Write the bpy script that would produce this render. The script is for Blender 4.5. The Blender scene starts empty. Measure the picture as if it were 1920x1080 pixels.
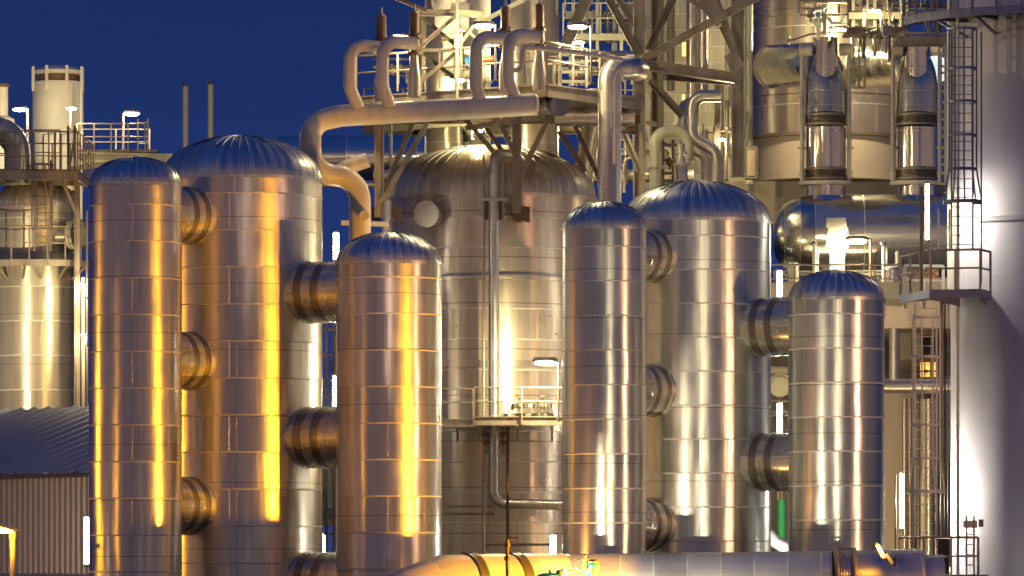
import bpy, math, random
from mathutils import Vector, Matrix
random.seed(7)
R_ = math.radians
C = bpy.context.scene.collection
SC = bpy.context.scene

# ------------------------------------------------------------------ camera
F = 9000.0           # focal length in photograph pixels
HZ = 1050.0          # horizon row
CZ = 3.0             # camera height
cd = bpy.data.cameras.new('camera'); cam = bpy.data.objects.new('camera', cd); C.objects.link(cam)
cam.location = (0, 0, CZ); cam.rotation_euler = (math.pi/2, 0, 0)
cd.sensor_width = 36; cd.lens = F/1920*36; cd.shift_y = (HZ-540)/1920
cd.clip_start = 1; cd.clip_end = 6000
SC.camera = cam
# ------------------------------------------------------------------ dusk sky
SC.view_settings.view_transform = 'Standard'; SC.view_settings.look = 'None'
SC.view_settings.exposure = 0.2; SC.view_settings.gamma = 1
SC.cycles.use_denoising = True
SC.cycles.sample_clamp_indirect = 4
SC.cycles.max_bounces = 7; SC.cycles.glossy_bounces = 5; SC.cycles.diffuse_bounces = 3
SC.cycles.caustics_reflective = False; SC.cycles.caustics_refractive = False

def N(nt, t, **kw):
    n = nt.nodes.new(t)
    for k, v in kw.items():
        if k in n.inputs and not hasattr(n, k): n.inputs[k].default_value = v
        elif hasattr(n, k): setattr(n, k, v)
        else: n.inputs[k].default_value = v
    return n
def math_(nt, op, a, b=None, c=None, clamp=False):
    n = nt.nodes.new('ShaderNodeMath'); n.operation = op; n.use_clamp = clamp
    for i, v in enumerate((a, b, c)):
        if v is None: continue
        if hasattr(v, 'links'): nt.links.new(v, n.inputs[i])
        else: n.inputs[i].default_value = v
    return n.outputs[0]
def vmath(nt, op, a, b=None, s=None):
    n = nt.nodes.new('ShaderNodeVectorMath'); n.operation = op
    for i, v in enumerate((a, b)):
        if v is None: continue
        if hasattr(v, 'links'): nt.links.new(v, n.inputs[i])
        else: n.inputs[i].default_value = v
    if s is not None:
        if hasattr(s, 'links'): nt.links.new(s, n.inputs['Scale'])
        else: n.inputs['Scale'].default_value = s
    return n.outputs[0]
def mixc(nt, f, a, b):
    n = nt.nodes.new('ShaderNodeMix'); n.data_type = 'RGBA'
    for s, v in ((n.inputs[0], f), (n.inputs[6], a), (n.inputs[7], b)):
        if hasattr(v, 'links'): nt.links.new(v, s)
        else: s.default_value = v if not isinstance(v, tuple) or len(v) == 4 else (*v, 1)
    return n.outputs[2]
def ramp(nt, f, stops):
    n = nt.nodes.new('ShaderNodeValToRGB'); e = n.color_ramp.elements
    while len(e) < len(stops): e.new(0.5)
    for k, (p, c) in enumerate(stops):
        e[k].position = p; e[k].color = (*c, 1) if isinstance(c, tuple) else (c, c, c, 1)
    nt.links.new(f, n.inputs[0]); return n.outputs[0]

w = bpy.data.worlds.new('World'); SC.world = w; w.use_nodes = True
nt = w.node_tree; nt.nodes.clear()
tc = nt.nodes.new('ShaderNodeTexCoord'); sp = nt.nodes.new('ShaderNodeSeparateXYZ')
nt.links.new(tc.outputs['Generated'], sp.inputs[0])
# deep blue overall; a band of mauve afterglow low in the west, behind the camera
blue = ramp(nt, sp.outputs['Z'], [(0.0, (.0225, .042, .155)), (.06, (.0135, .031, .132)), (.13, (.0085, .0215, .099)), (.55, (.010, .030, .130)), (1.0, (.009, .028, .12))])
glow = ramp(nt, sp.outputs['Z'], [(0.0, (.29, .190, .168)), (.10, (.26, .180, .165)), (.26, (.12, .10, .13)), (.44, (.030, .052, .145)), (.8, (.011, .038, .165))])
back = math_(nt, 'MULTIPLY_ADD', sp.outputs['Y'], -1.15, .80, clamp=True)
sm = nt.nodes.new('ShaderNodeMapRange'); sm.interpolation_type = 'SMOOTHSTEP'; nt.links.new(back, sm.inputs[0])
cn = nt.nodes.new('ShaderNodeTexNoise'); cn.inputs['Scale'].default_value = 14; cn.inputs['Detail'].default_value = 4; cmap = nt.nodes.new('ShaderNodeMapping'); cmap.inputs['Scale'].default_value = (1, 1, 3); nt.links.new(tc.outputs['Generated'], cmap.inputs[0]); nt.links.new(cmap.outputs[0], cn.inputs['Vector'])
col = vmath(nt, 'SCALE', mixc(nt, sm.outputs[0], blue, glow), s=math_(nt, 'MULTIPLY_ADD', cn.outputs[0], .22, .89))
bg = nt.nodes.new('ShaderNodeBackground'); nt.links.new(col, bg.inputs[0]); bg.inputs[1].default_value = 1.0
wo = nt.nodes.new('ShaderNodeOutputWorld'); nt.links.new(bg.outputs[0], wo.inputs[0])

# ------------------------------------------------------------------ materials
def newmat(name):
    m = bpy.data.materials.new(name); m.use_nodes = True
    nt = m.node_tree; b = nt.nodes['Principled BSDF']
    return m, nt, b
def clad(name, base=(.72, .71, .68), rough=.34, aniso=.75, row=1.12, width=4.0, jit=.05, wob=.085, seam=.016, strap=0.0, strapw=.010, metallic=1.0, dirt=.27, wobs=(.9, .55), grain=.13):
    """rolled aluminium cladding: sheet joints, straps and slightly dented panels"""
    m, nt, b = newmat(name); L = nt.links
    uv = nt.nodes.new('ShaderNodeUVMap'); uv.uv_map = 'UVMap'
    br = nt.nodes.new('ShaderNodeTexBrick'); L.new(uv.outputs[0], br.inputs['Vector'])
    br.inputs['Color1'].default_value = (0, 0, 0, 1); br.inputs['Color2'].default_value = (1, 1, 1, 1); br.inputs['Mortar'].default_value = (.5, .5, .5, 1)
    br.inputs['Scale'].default_value = 1; br.inputs['Mortar Size'].default_value = seam; br.inputs['Mortar Smooth'].default_value = .2
    br.inputs['Brick Width'].default_value = width; br.inputs['Row Height'].default_value = row; br.inputs['Bias'].default_value = 0
    mp = nt.nodes.new('ShaderNodeMapping'); mp.inputs['Scale'].default_value = (wobs[0], wobs[1], 1); L.new(uv.outputs[0], mp.inputs[0])
    # every sheet is dented its own way: the sheet's random number shifts the noise
    off = vmath(nt, 'SCALE', br.outputs['Color'], s=23.0)
    vec = vmath(nt, 'ADD', mp.outputs[0], off)
    no = nt.nodes.new('ShaderNodeTexNoise'); no.inputs['Scale'].default_value = 1.3; no.inputs['Detail'].default_value = 2; L.new(vec, no.inputs['Vector'])
    k1 = math_(nt, 'MULTIPLY', math_(nt, 'SUBTRACT', br.outputs['Color'], .5), jit)
    k2 = math_(nt, 'MULTIPLY', math_(nt, 'SUBTRACT', no.outputs[0], .5), wob)
    # fine vertical grain + grime
    mp2 = nt.nodes.new('ShaderNodeMapping'); mp2.inputs['Scale'].default_value = (9, .35, 1); L.new(uv.outputs[0], mp2.inputs[0])
    n2 = nt.nodes.new('ShaderNodeTexNoise'); n2.inputs['Scale'].default_value = 1; n2.inputs['Detail'].default_value = 5; L.new(vmath(nt, 'ADD', mp2.outputs[0], off), n2.inputs['Vector'])
    k = math_(nt, 'ADD', math_(nt, 'ADD', k1, k2), math_(nt, 'MULTIPLY', math_(nt, 'SUBTRACT', n2.outputs[0], .5), grain))
    tg = nt.nodes.new('ShaderNodeTangent'); tg.direction_type = 'UV_MAP'; tg.uv_map = 'UVMap'
    ge = nt.nodes.new('ShaderNodeNewGeometry')
    nn = vmath(nt, 'NORMALIZE', vmath(nt, 'ADD', ge.outputs['Normal'], vmath(nt, 'SCALE', tg.outputs[0], s=k)))
    bu = nt.nodes.new('ShaderNodeBump'); bu.inputs['Strength'].default_value = .5; bu.inputs['Distance'].default_value = .012
    L.new(br.outputs['Fac'], bu.inputs['Height']); L.new(nn, bu.inputs['Normal'])
    L.new(bu.outputs[0], b.inputs['Normal']); L.new(tg.outputs[0], b.inputs['Tangent'])
    n3 = nt.nodes.new('ShaderNodeTexNoise'); n3.inputs['Scale'].default_value = 1.1; n3.inputs['Detail'].default_value = 6; L.new(uv.outputs[0], n3.inputs['Vector'])
    g = math_(nt, 'MULTIPLY_ADD', n2.outputs[0], dirt, 1-dirt*.62)
    g = math_(nt, 'MULTIPLY', g, math_(nt, 'MULTIPLY_ADD', n3.outputs[0], dirt*.9, 1-dirt*.5))
    g = math_(nt, 'MULTIPLY', g, math_(nt, 'MULTIPLY_ADD', br.outputs['Color'], .20, .90))
    # run-off stains that start under a sheet joint
    sx = nt.nodes.new('ShaderNodeSeparateXYZ'); L.new(uv.outputs[0], sx.inputs[0])
    fr = math_(nt, 'FRACT', math_(nt, 'DIVIDE', sx.outputs[1], row))
    mp4 = nt.nodes.new('ShaderNodeMapping'); mp4.inputs['Scale'].default_value = (5.5, .22, 1); L.new(uv.outputs[0], mp4.inputs[0])
    n4 = nt.nodes.new('ShaderNodeTexNoise'); n4.inputs['Scale'].default_value = 1.6; n4.inputs['Detail'].default_value = 4; L.new(vmath(nt, 'ADD', mp4.outputs[0], off), n4.inputs['Vector'])
    st = math_(nt, 'MULTIPLY', math_(nt, 'MULTIPLY_ADD', n4.outputs[0], 5.0, -2.75, clamp=True), math_(nt, 'POWER', math_(nt, 'SUBTRACT', 1.0, fr, clamp=True), 1.6))
    g = math_(nt, 'MULTIPLY', g, math_(nt, 'MULTIPLY_ADD', st, -dirt*1.3, 1.0))
    cb = vmath(nt, 'SCALE', (*base,), s=g)
    c1 = mixc(nt, br.outputs['Fac'], cb, (.74, .71, .67))
    L.new(math_(nt, 'MULTIPLY_ADD', br.outputs['Fac'], -.35*metallic, metallic), b.inputs['Metallic'])
    if strap:
        b2 = nt.nodes.new('ShaderNodeTexBrick'); b2.offset = 0
        mp3 = nt.nodes.new('ShaderNodeMapping'); mp3.inputs['Location'].default_value = (0, .37, 0); L.new(uv.outputs[0], mp3.inputs[0]); L.new(mp3.outputs[0], b2.inputs['Vector'])
        b2.inputs['Scale'].default_value = 1; b2.inputs['Mortar Size'].default_value = strapw; b2.inputs['Brick Width'].default_value = 1000; b2.inputs['Row Height'].default_value = strap
        b2.inputs['Mortar Smooth'].default_value = .1
        c1 = mixc(nt, math_(nt, 'MULTIPLY', b2.outputs['Fac'], .75), c1, (.10, .09, .08))
    L.new(c1, b.inputs['Base Color'])
    rr = math_(nt, 'ADD', math_(nt, 'ADD', math_(nt, 'MULTIPLY_ADD', n3.outputs[0], .26, rough-.13), math_(nt, 'MULTIPLY_ADD', br.outputs['Color'], .08, -.04)), math_(nt, 'MULTIPLY', br.outputs['Fac'], .25))
    L.new(rr, b.inputs['Roughness'])
    b.inputs['Anisotropic'].default_value = aniso; b.inputs['Anisotropic Rotation'].default_value = .25
    return m
def paint(name, color, rough=.5, metallic=0.0, var=.25, rust=0.0, scale=1.5, stretch=.35):
    m, nt, b = newmat(name); L = nt.links
    tc = nt.nodes.new('ShaderNodeTexCoord'); mp = nt.nodes.new('ShaderNodeMapping'); mp.inputs['Scale'].default_value = (1, 1, stretch); L.new(tc.outputs['Object'], mp.inputs[0])
    no = nt.nodes.new('ShaderNodeTexNoise'); no.inputs['Scale'].default_value = scale; no.inputs['Detail'].default_value = 7; no.inputs['Roughness'].default_value = .6; L.new(mp.outputs[0], no.inputs['Vector'])
    g = math_(nt, 'MULTIPLY_ADD', no.outputs[0], var*2, 1-var)
    c = vmath(nt, 'SCALE', (*color,), s=g)
    if rust:
        n2 = nt.nodes.new('ShaderNodeTexNoise'); n2.inputs['Scale'].default_value = 3.1; n2.inputs['Detail'].default_value = 8; L.new(mp.outputs[0], n2.inputs['Vector'])
        f = ramp(nt, n2.outputs[0], [(.5-.12*rust, 0.0), (.72-.12*rust, 1.0)])
        c = mixc(nt, math_(nt, 'MULTIPLY', f, min(1, rust)), c, (.16, .075, .035))
    L.new(c, b.inputs['Base Color']); b.inputs['Metallic'].default_value = metallic
    L.new(math_(nt, 'MULTIPLY_ADD', no.outputs[0], .25, rough-.12), b.inputs['Roughness'])
    bu = nt.nodes.new('ShaderNodeBump'); bu.inputs['Strength'].default_value = .15; bu.inputs['Distance'].default_value = .01; L.new(no.outputs[0], bu.inputs['Height']); L.new(bu.outputs[0], b.inputs['Normal'])
    return m
def emis(name, color, s):
    m, nt, b = newmat(name); b.inputs['Base Color'].default_value = (.8, .8, .8, 1)
    b.inputs['Emission Color'].default_value = (*color, 1); b.inputs['Emission Strength'].default_value = s
    return m
SODIUM = (1.0, .43, .015); WARM = (1.0, .82, .42); COOL = (1.0, .93, .70)
M = {}
M['colA'] = clad('cladding_column', metallic=.97, jit=.022, base=(.78, .73, .69), row=1.123, width=4.5, strap=1.71)
M['tankA'] = clad('cladding_tank', metallic=.97, jit=.022, base=(.78, .73, .69), row=1.155, width=5.3, strap=2.07, rough=.36)
M['colB'] = clad('cladding_column_grey', metallic=.97, jit=.022, base=(.70, .71, .68), row=1.06, width=4.7, strap=1.49)
M['tankB'] = clad('cladding_tank_grey', metallic=.97, jit=.022, base=(.70, .71, .68), row=1.06, width=5.0, strap=2.3, rough=.36)
M['tankC'] = clad('cladding_old_tank', metallic=.6, base=(.62, .53, .46), row=1.03, width=3.4, strap=1.55, strapw=.016, wob=.12, dirt=.4, rough=.33)
M['far'] = clad('cladding_far', metallic=.7, base=(.60, .56, .47), row=1.3, width=3.2, strap=1.9, rough=.4, wob=.06)
M['vess'] = clad('cladding_vessel', metallic=.8, base=(.62, .53, .45), row=1.5, width=3.6, seam=.02, rough=.33, wob=.05)
M['pipe'] = clad('cladding_pipe', metallic=.85, base=(.64, .60, .57), row=.62, width=50, seam=.010, rough=.42, wob=.05, jit=.0)
M['shiny'] = clad('cladding_bright', base=(.78, .74, .72), row=1.35, width=60, seam=.010, rough=.2, wob=.06, aniso=.6, dirt=.12)
M['gore'] = clad('cladding_dome', grain=.0, base=(.66, .67, .67), row=60, width=1, seam=.015, rough=.36, aniso=.1, wob=.02, jit=.03, wobs=(.8, 1.2))
M['gore7'] = clad('cladding_old_dome', grain=.02, metallic=.6, base=(.60, .53, .47), row=60, width=1, seam=.03, rough=.34, aniso=.2, wob=.08, jit=.04, wobs=(.8, 1.2), dirt=.5)
M['fary'] = clad('cladding_yellowish', metallic=.55, base=(.58, .52, .44), row=1.3, width=3.2, strap=1.9, rough=.4, wob=.06)
M['nozzle'] = clad('cladding_nozzle', grain=.02, metallic=.82, base=(.72, .69, .62), row=50, width=3.2, seam=.012, rough=.28, aniso=.5, jit=.0, wob=.03)
M['beige'] = paint('pipe_paint_beige', (.60, .555, .51), .42, rust=.18, var=.12, scale=.9)
M['cream'] = paint('pipe_paint_cream', (.55, .55, .44), .35, var=.14)
M['white'] = paint('paint_white', (.66, .62, .76), .4, var=.12, scale=.7, rust=.06, stretch=.12)
M['silo'] = paint('paint_silo', (.78, .75, .68), .45, var=.12, rust=.1)
M['rib'] = paint('pale_seam', (.46, .46, .50), .45, metallic=.7, var=.2)
M['steel'] = paint('steel_galvanised', (.36, .32, .27), .5, metallic=.35, rust=.45, var=.28)
M['steeld'] = paint('steel_dark', (.18, .16, .135), .5, metallic=.3, rust=.5, var=.3)
M['rail'] = paint('rail_galvanised', (.34, .29, .25), .45, metallic=.4, rust=.25, var=.2)
M['rusty'] = paint('rusty_iron', (.17, .11, .075), .7, rust=.9, var=.4)
M['band'] = paint('bellows_band_metal', (.27, .24, .205), .36, metallic=.9, var=.2)
M['dark'] = paint('dark_gasket', (.075, .065, .055), .45, metallic=.3, var=.3)
M['purple'] = paint('paint_blue_grey', (.22, .22, .34), .45, var=.15)
M['conc'] = paint('concrete', (.42, .37, .30), .85, var=.2, scale=.8)
M['concw'] = paint('concrete_pink', (.50, .42, .38), .85, var=.15, scale=.6)
M['ground'] = paint('asphalt', (.05, .05, .048), .85, var=.3, scale=.2, stretch=1)
M['shed'] = paint('shed_sheet', (.40, .37, .35), .45, metallic=.35, var=.12)
M['shedroof'] = paint('shed_roof_sheet', (.34, .34, .40), .38, metallic=.5, var=.12)
M['green'] = paint('paint_green', (.02, .33, .14), .35, var=.15)
M['red'] = paint('paint_orange_red', (.75, .10, .03), .4, var=.12)
M['blue'] = paint('paint_blue', (.04, .28, .60), .4, var=.1)
M['sign'] = paint('sign_orange_brown', (.42, .20, .10), .5, var=.05)
M['ink'] = paint('lettering', (.03, .03, .03), .6, var=.02)
M['housing'] = paint('lamp_housing', (.40, .36, .32), .45, var=.1)
M['tube'] = emis('tube_glow', COOL, 55)
M['tubew'] = emis('tube_glow_warm', WARM, 40)
M['flood'] = emis('flood_glow', (1, .9, .62), 60)
M['sodium'] = emis('sodium_glow', SODIUM, 120)
M['sodiums'] = emis('sodium_small_glow', SODIUM, 40)
M['window'] = emis('orange_lit_panel', (1, .50, .06), 1.6)
M['screen'] = emis('pale_lit_panel', (.80, .90, 1.0), .9)

# ------------------------------------------------------------------ helpers
def W(x, y, Y): return Vector(((x-960)/F*Y, Y, CZ+(HZ-y)/F*Y))
def S(Y): return Y/F
class MB:
    def __init__(s): s.v = []; s.f = []; s.uv = []; s.sm = []
    def face(s, ids, uv=None, smooth=False): s.f.append(tuple(ids)); s.uv.append(uv); s.sm.append(smooth)
    def hexa(s, c):
        b = len(s.v); s.v += [Vector(p) for p in c]
        for q in ((0, 3, 2, 1), (4, 5, 6, 7), (0, 1, 5, 4), (1, 2, 6, 5), (2, 3, 7, 6), (3, 0, 4, 7)): s.face([b+i for i in q])
        return s
    def box(s, a, c):
        x0, y0, z0 = (min(a[i], c[i]) for i in range(3)); x1, y1, z1 = (max(a[i], c[i]) for i in range(3))
        return s.hexa([(x0, y0, z0), (x1, y0, z0), (x1, y1, z0), (x0, y1, z0), (x0, y0, z1), (x1, y0, z1), (x1, y1, z1), (x0, y1, z1)])
    def bar(s, p, q, w_, h=None, up=None):
        h = h or w_; p = Vector(p); q = Vector(q); d = (q-p).normalized()
        up = Vector(up) if up else (Vector((0, 0, 1)) if abs(d.z) < .95 else Vector((0, 1, 0)))
        a = d.cross(up).normalized()*w_/2; b_ = a.cross(d).normalized()*h/2
        return s.hexa([p-a-b_, p+a-b_, p+a+b_, p-a+b_, q-a-b_, q+a-b_, q+a+b_, q-a+b_])
    def ibeam(s, p, q, w_, h, t=None):
        """H section: two flanges and a web; h measured across the flanges"""
        t = t or .12*h; p = Vector(p); q = Vector(q); d = (q-p).normalized()
        up = Vector((0, 0, 1)) if abs(d.z) < .9 else Vector((1, 0, 0))
        a = d.cross(up).normalized(); u = a.cross(d).normalized()
        for k in (1, -1): s.bar(p+u*k*(h-t)/2, q+u*k*(h-t)/2, w_, t, up=u)
        s.bar(p, q, t, h-2*t-.002, up=u); return s
    def tube(s, pts, r, n=12, caps=True, rr=None, uref=None):
        pts = [Vector(p) for p in pts]; m = len(pts)
        T = []
        for i in range(m):
            a = pts[max(0, i-1)]; b_ = pts[min(m-1, i+1)]; T.append((b_-a).normalized())
        up = Vector((0, 0, 1)) if abs(T[0].z) < .9 else Vector((0, -1, 0))
        nrm = (up - T[0]*up.dot(T[0])).normalized(); L = 0; base = len(s.v); R0 = uref or r
        rows = []
        for i in range(m):
            if i:
                ax = T[i-1].cross(T[i])
                if ax.length > 1e-6: nrm = Matrix.Rotation(math.asin(min(1, ax.length)), 3, ax.normalized()) @ nrm
                nrm = (nrm - T[i]*nrm.dot(T[i])).normalized(); L += (pts[i]-pts[i-1]).length
            bi = T[i].cross(nrm); ri = rr[i] if rr else r
            # mitre scale at bends
            rows.append(L)
            for k in range(n):
                th = 2*math.pi*k/n; s.v.append(pts[i] + (nrm*math.cos(th)+bi*math.sin(th))*ri)
        for i in range(m-1):
            for k in range(n):
                k2 = (k+1) % n; u0 = 2*math.pi*k/n*R0; u1 = 2*math.pi*(k+1)/n*R0
                s.face([base+i*n+k, base+i*n+k2, base+(i+1)*n+k2, base+(i+1)*n+k], [(u0, rows[i]), (u1, rows[i]), (u1, rows[i+1]), (u0, rows[i+1])], n > 5)
        if caps:
            for i, rev in ((0, True), (m-1, False)):
                b2 = len(s.v); s.v += [s.v[base+i*n+k].copy() for k in range(n)]
                ids = list(range(b2, b2+n)); s.face(ids[::-1] if rev else ids, [(0.3+.001*k, .3) for k in range(n)])
        return s
    def lathe(s, prof, n=64, M4=None, vfun=None, uref=None, ufix=None, cap=True):
        """prof: (radius, height) pairs from bottom up; creases where the profile turns sharply"""
        M4 = M4 or Matrix.Identity(4); R0 = uref or max(p[0] for p in prof); vfun = vfun or (lambda z, a: z)
        arc = [0]
        for i in range(1, len(prof)): arc.append(arc[-1]+math.hypot(prof[i][0]-prof[i-1][0], prof[i][1]-prof[i-1][1]))
        def ring(p):
            b_ = len(s.v)
            for k in range(n):
                th = 2*math.pi*k/n - math.pi/2; s.v.append(M4 @ Vector((p[0]*math.cos(th), p[0]*math.sin(th), p[1])))
            return b_
        last = None; ld = None
        for i in range(len(prof)-1):
            d = Vector((prof[i+1][0]-prof[i][0], prof[i+1][1]-prof[i][1]))
            if d.length < 1e-7: continue
            d.normalize()
            if last is None or (ld is not None and ld.dot(d) < .80): last = ring(prof[i])
            nx = ring(prof[i+1])
            for k in range(n):
                k2 = (k+1) % n; U = ufix/n if ufix else 2*math.pi/n*R0
                v0 = vfun(prof[i][1], arc[i]); v1 = vfun(prof[i+1][1], arc[i+1])
                s.face([last+k, last+k2, nx+k2, nx+k], [(k*U, v0), ((k+1)*U, v0), ((k+1)*U, v1), (k*U, v1)], True)
            last = nx; ld = d
        if cap:
            for p, rev in ((prof[0], True), (prof[-1], False)):
                if p[0] > .01:
                    b_ = ring(p); ids = list(range(b_, b_+n)); s.face(ids[::-1] if rev else ids, [(.3, .3)]*n)
        return s
    def sphere(s, c, r, n=12, sc=(1, 1, 1)):
        b_ = len(s.v); h = n//2; c = Vector(c)
        for i in range(h+1):
            ph = math.pi*i/h
            for k in range(n):
                th = 2*math.pi*k/n; s.v.append(c+Vector((r*sc[0]*math.sin(ph)*math.cos(th), r*sc[1]*math.sin(ph)*math.sin(th), -r*sc[2]*math.cos(ph))))
        for i in range(h):
            for k in range(n):
                k2 = (k+1) % n; s.face([b_+i*n+k, b_+i*n+k2, b_+(i+1)*n+k2, b_+(i+1)*n+k], [(k/n, i/h), ((k+1)/n, i/h), ((k+1)/n, (i+1)/h), (k/n, (i+1)/h)], True)
        return s
    def build(s, name, mat, parent=None, origin=None):
        o_ = Vector(origin) if origin is not None else (parent['_o'] if parent is not None and '_o' in parent else Vector((0, 0, 0)))
        o_ = Vector(o_)
        me = bpy.data.meshes.new(name); me.from_pydata([tuple(v-o_) for v in s.v], [], s.f)
        ul = me.uv_layers.new(name='UVMap'); i = 0
        for fi, f in enumerate(s.f):
            u = s.uv[fi]
            for k in range(len(f)):
                if u: ul.data[i].uv = u[k]
                else: ul.data[i].uv = ((0, 0), (.3, 0), (.3, .3), (0, .3))[k % 4]
                i += 1
        me.polygons.foreach_set('use_smooth', s.sm)
        me.materials.append(mat); me.update()
        ob = bpy.data.objects.new(name, me); C.objects.link(ob)
        if parent is not None:
            ob.parent = parent
            wo_ = ORG.get(parent.name, Vector((0, 0, 0))); ob.location = Vector(o_) - wo_
            ORG[ob.name] = Vector(o_)
        else:
            ob.location = o_; ORG[ob.name] = Vector(o_)
        return ob
ORG = {}
def thing(name, label, cat, loc=(0, 0, 0), group=None):
    o = bpy.data.objects.new(name, None); C.objects.link(o); o.location = loc; o.empty_display_size = .3
    ORG[o.name] = Vector(loc); o['label'] = label; o['category'] = cat; o['kind'] = 'thing'
    if group: o['group'] = group
    return o
def tag(o, label, cat, group=None):
    o['label'] = label; o['category'] = cat
    if group: o['group'] = group
    return o
def struct(o, kind='structure'): o['kind'] = kind; return o
def part(mb, name, mat, parent, origin=None): return mb.build(name, M[mat], parent, ORG[parent.name] if origin is None else origin)
def rounded(pts, rad, seg=7):
    pts = [Vector(p) for p in pts]; out = [pts[0]]
    for i in range(1, len(pts)-1):
        a, b_, c = pts[i-1], pts[i], pts[i+1]; d1 = (a-b_).normalized(); d2 = (c-b_).normalized()
        ang = d1.angle(d2)
        if ang > math.pi-.02: out.append(b_); continue
        t = min(rad/math.tan(ang/2), (a-b_).length*.49, (c-b_).length*.49)
        p0 = b_+d1*t; p2 = b_+d2*t; rr = t*math.tan(ang/2)
        ctr = b_+(d1+d2).normalized()*(rr/math.sin(ang/2)); v0 = p0-ctr; v2 = p2-ctr; tot = v0.angle(v2); ax = v0.cross(v2).normalized()
        for k in range(seg+1): out.append(ctr + Matrix.Rotation(tot*k/seg, 3, ax) @ v0)
    out.append(pts[-1]); return out
def dense(pts, step):
    out = [pts[0]]
    for a, b_ in zip(pts, pts[1:]):
        k = max(1, int((b_-a).length/step))
        for i in range(1, k+1): out.append(a.lerp(b_, i/k))
    return out
def PP(*p): return [W(*q) for q in p]
def pipe(pts, rpx, mat, label, name='pipe', cat='pipe', rad=2.0, n=20, group=None, flanges=(), par=None, fm=None, cut=True):
    """pts: (px, py, depth) knots; flanges: fractions along the pipe that carry a bolted flange"""
    P = PP(*pts); r = rpx*S(pts[0][2]); path = rounded(P, rad*r)
    t = par or thing(name, label, cat, P[-1], group)
    part(MB().tube(path, r, n), 'pipe_run', mat, t)
    tot = sum((b_-a).length for a, b_ in zip(path, path[1:]))
    for fr in flanges:
        d = fr*tot; acc = 0
        for a, b_ in zip(path, path[1:]):
            l = (b_-a).length
            if acc+l >= d-1e-6:
                c = a.lerp(b_, (d-acc)/max(l, 1e-6)); dr = (b_-a).normalized(); h = .22*r
                mb = MB().tube([c-dr*h, c-dr*.04*r], r*1.42, n).tube([c+dr*.04*r, c+dr*h], r*1.42, n)
                for k in range(8):
                    up = Vector((0, 0, 1)) if abs(dr.z) < .9 else Vector((0, 1, 0)); a1 = dr.cross(up).normalized(); a2 = a1.cross(dr)
                    o_ = (a1*math.cos(k*math.pi/4)+a2*math.sin(k*math.pi/4))*r*1.22; mb.tube([c+o_-dr*h*1.6, c+o_+dr*h*1.6], r*.10, 6)
                part(mb, 'flange', fm or mat, t); break
            acc += l
    return t

# ------------------------------------------------------------------ ground
g = MB().hexa([(-4000, -400, -.5), (4000, -400, -.5), (4000, 5000, -.5), (-4000, 5000, -.5), (-4000, -400, 0), (4000, -400, 0), (4000, 5000, 0), (-4000, 5000, 0)])
struct(g.build('ground', M['ground']))

# ------------------------------------------------------------------ clad vessels of the two adsorber sets
def dome_prof(R, h, n=14, z0=0, ex=2.35):
    out = []
    for i in range(n+1):
        t = math.sin(i/n*math.pi/2) if i < n else 1
        r = R*math.cos(i/n*math.pi/2)
        z = h*(1-(r/R)**ex)**(1/2.0)
        out.append((max(r, .004), z0+z))
    return out
def vessel(cx, Rpx, Y, ytop, ybase, mat, first, row, label, gores=30, name='clad_column', cat='column', nozzles=(), ex=2.0, zb=0, dark_gaps=6, group=None, dmat='gore'):
    s = S(Y); R = Rpx*s; c = W(cx, ybase, Y); zt = c.z; base = Vector((c.x, Y, zb))
    t = thing(name, label, cat, base, group)
    o = base
    vf = lambda z, a: (zt-z)+(row-first*s)+50*row
    mb = MB(); Tm = Matrix.Translation(o)
    prof = [(R, 0)]; nz = 24
    for i in range(1, nz+1): prof.append((R, (zt-zb)*i/nz))
    mb.lathe([(a, b_) for a, b_ in prof], 96, Tm, vfun=lambda z, a: (zt-zb-z)+(row-first*s)+50*row, cap=False)
    # raised lap beads at each sheet joint
    z = zt-first*s; bz = []
    while z > zb+.5: bz.append(z); z -= row
    for z in bz:
        mb.lathe([(R, z-zb-.022), (R+.014, z-zb-.012), (R+.014, z-zb+.012), (R, z-zb+.022)], 96, Tm, vfun=lambda z_, a: 0, cap=False)
    part(mb, 'shell', mat, t)
    h = (ybase-ytop)*s
    d = MB(); rim = .035
    dp = dome_prof(R, h, 16, zt-zb+.05, ex)
    d.lathe([(R+rim, zt-zb-.05), (R+rim, zt-zb+.05)]+dp, gores*4, Tm, vfun=lambda z_, a: 10+a, ufix=gores, cap=False)
    hd = part(d, 'domed_head', dmat, t)
    ribs = MB()
    for k in range(gores):
        th = 2*math.pi*k/gores+.03; pts = []
        for (r, zz) in dp[:-1]:
            pts.append(o+Vector((r*math.cos(th), r*math.sin(th), zz)))
        pts = [p+Vector((0, 0, .006)) for p in pts]
        ribs.tube(pts, .011, 4, caps=False)
        if random.random() < .35:
            a = random.randint(7, 10); b_ = random.randint(a+3, 15); off = .07
            q = [o+Vector((r*math.cos(th+off), r*math.sin(th+off), zz+.004)) for (r, zz) in dp[a:b_]]
            if len(q) > 1: part(MB().tube(q, .022, 4, caps=False), 'open_joint', 'dark', hd)
    ribs.tube([o+Vector((0, 0, zt-zb+h+.02)), o+Vector((0, 0, zt-zb+h+.09))], .09, 12)
    part(ribs, 'standing_seam', 'rib', hd)
    return t, Vector((c.x, Y, 0)), R
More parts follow.
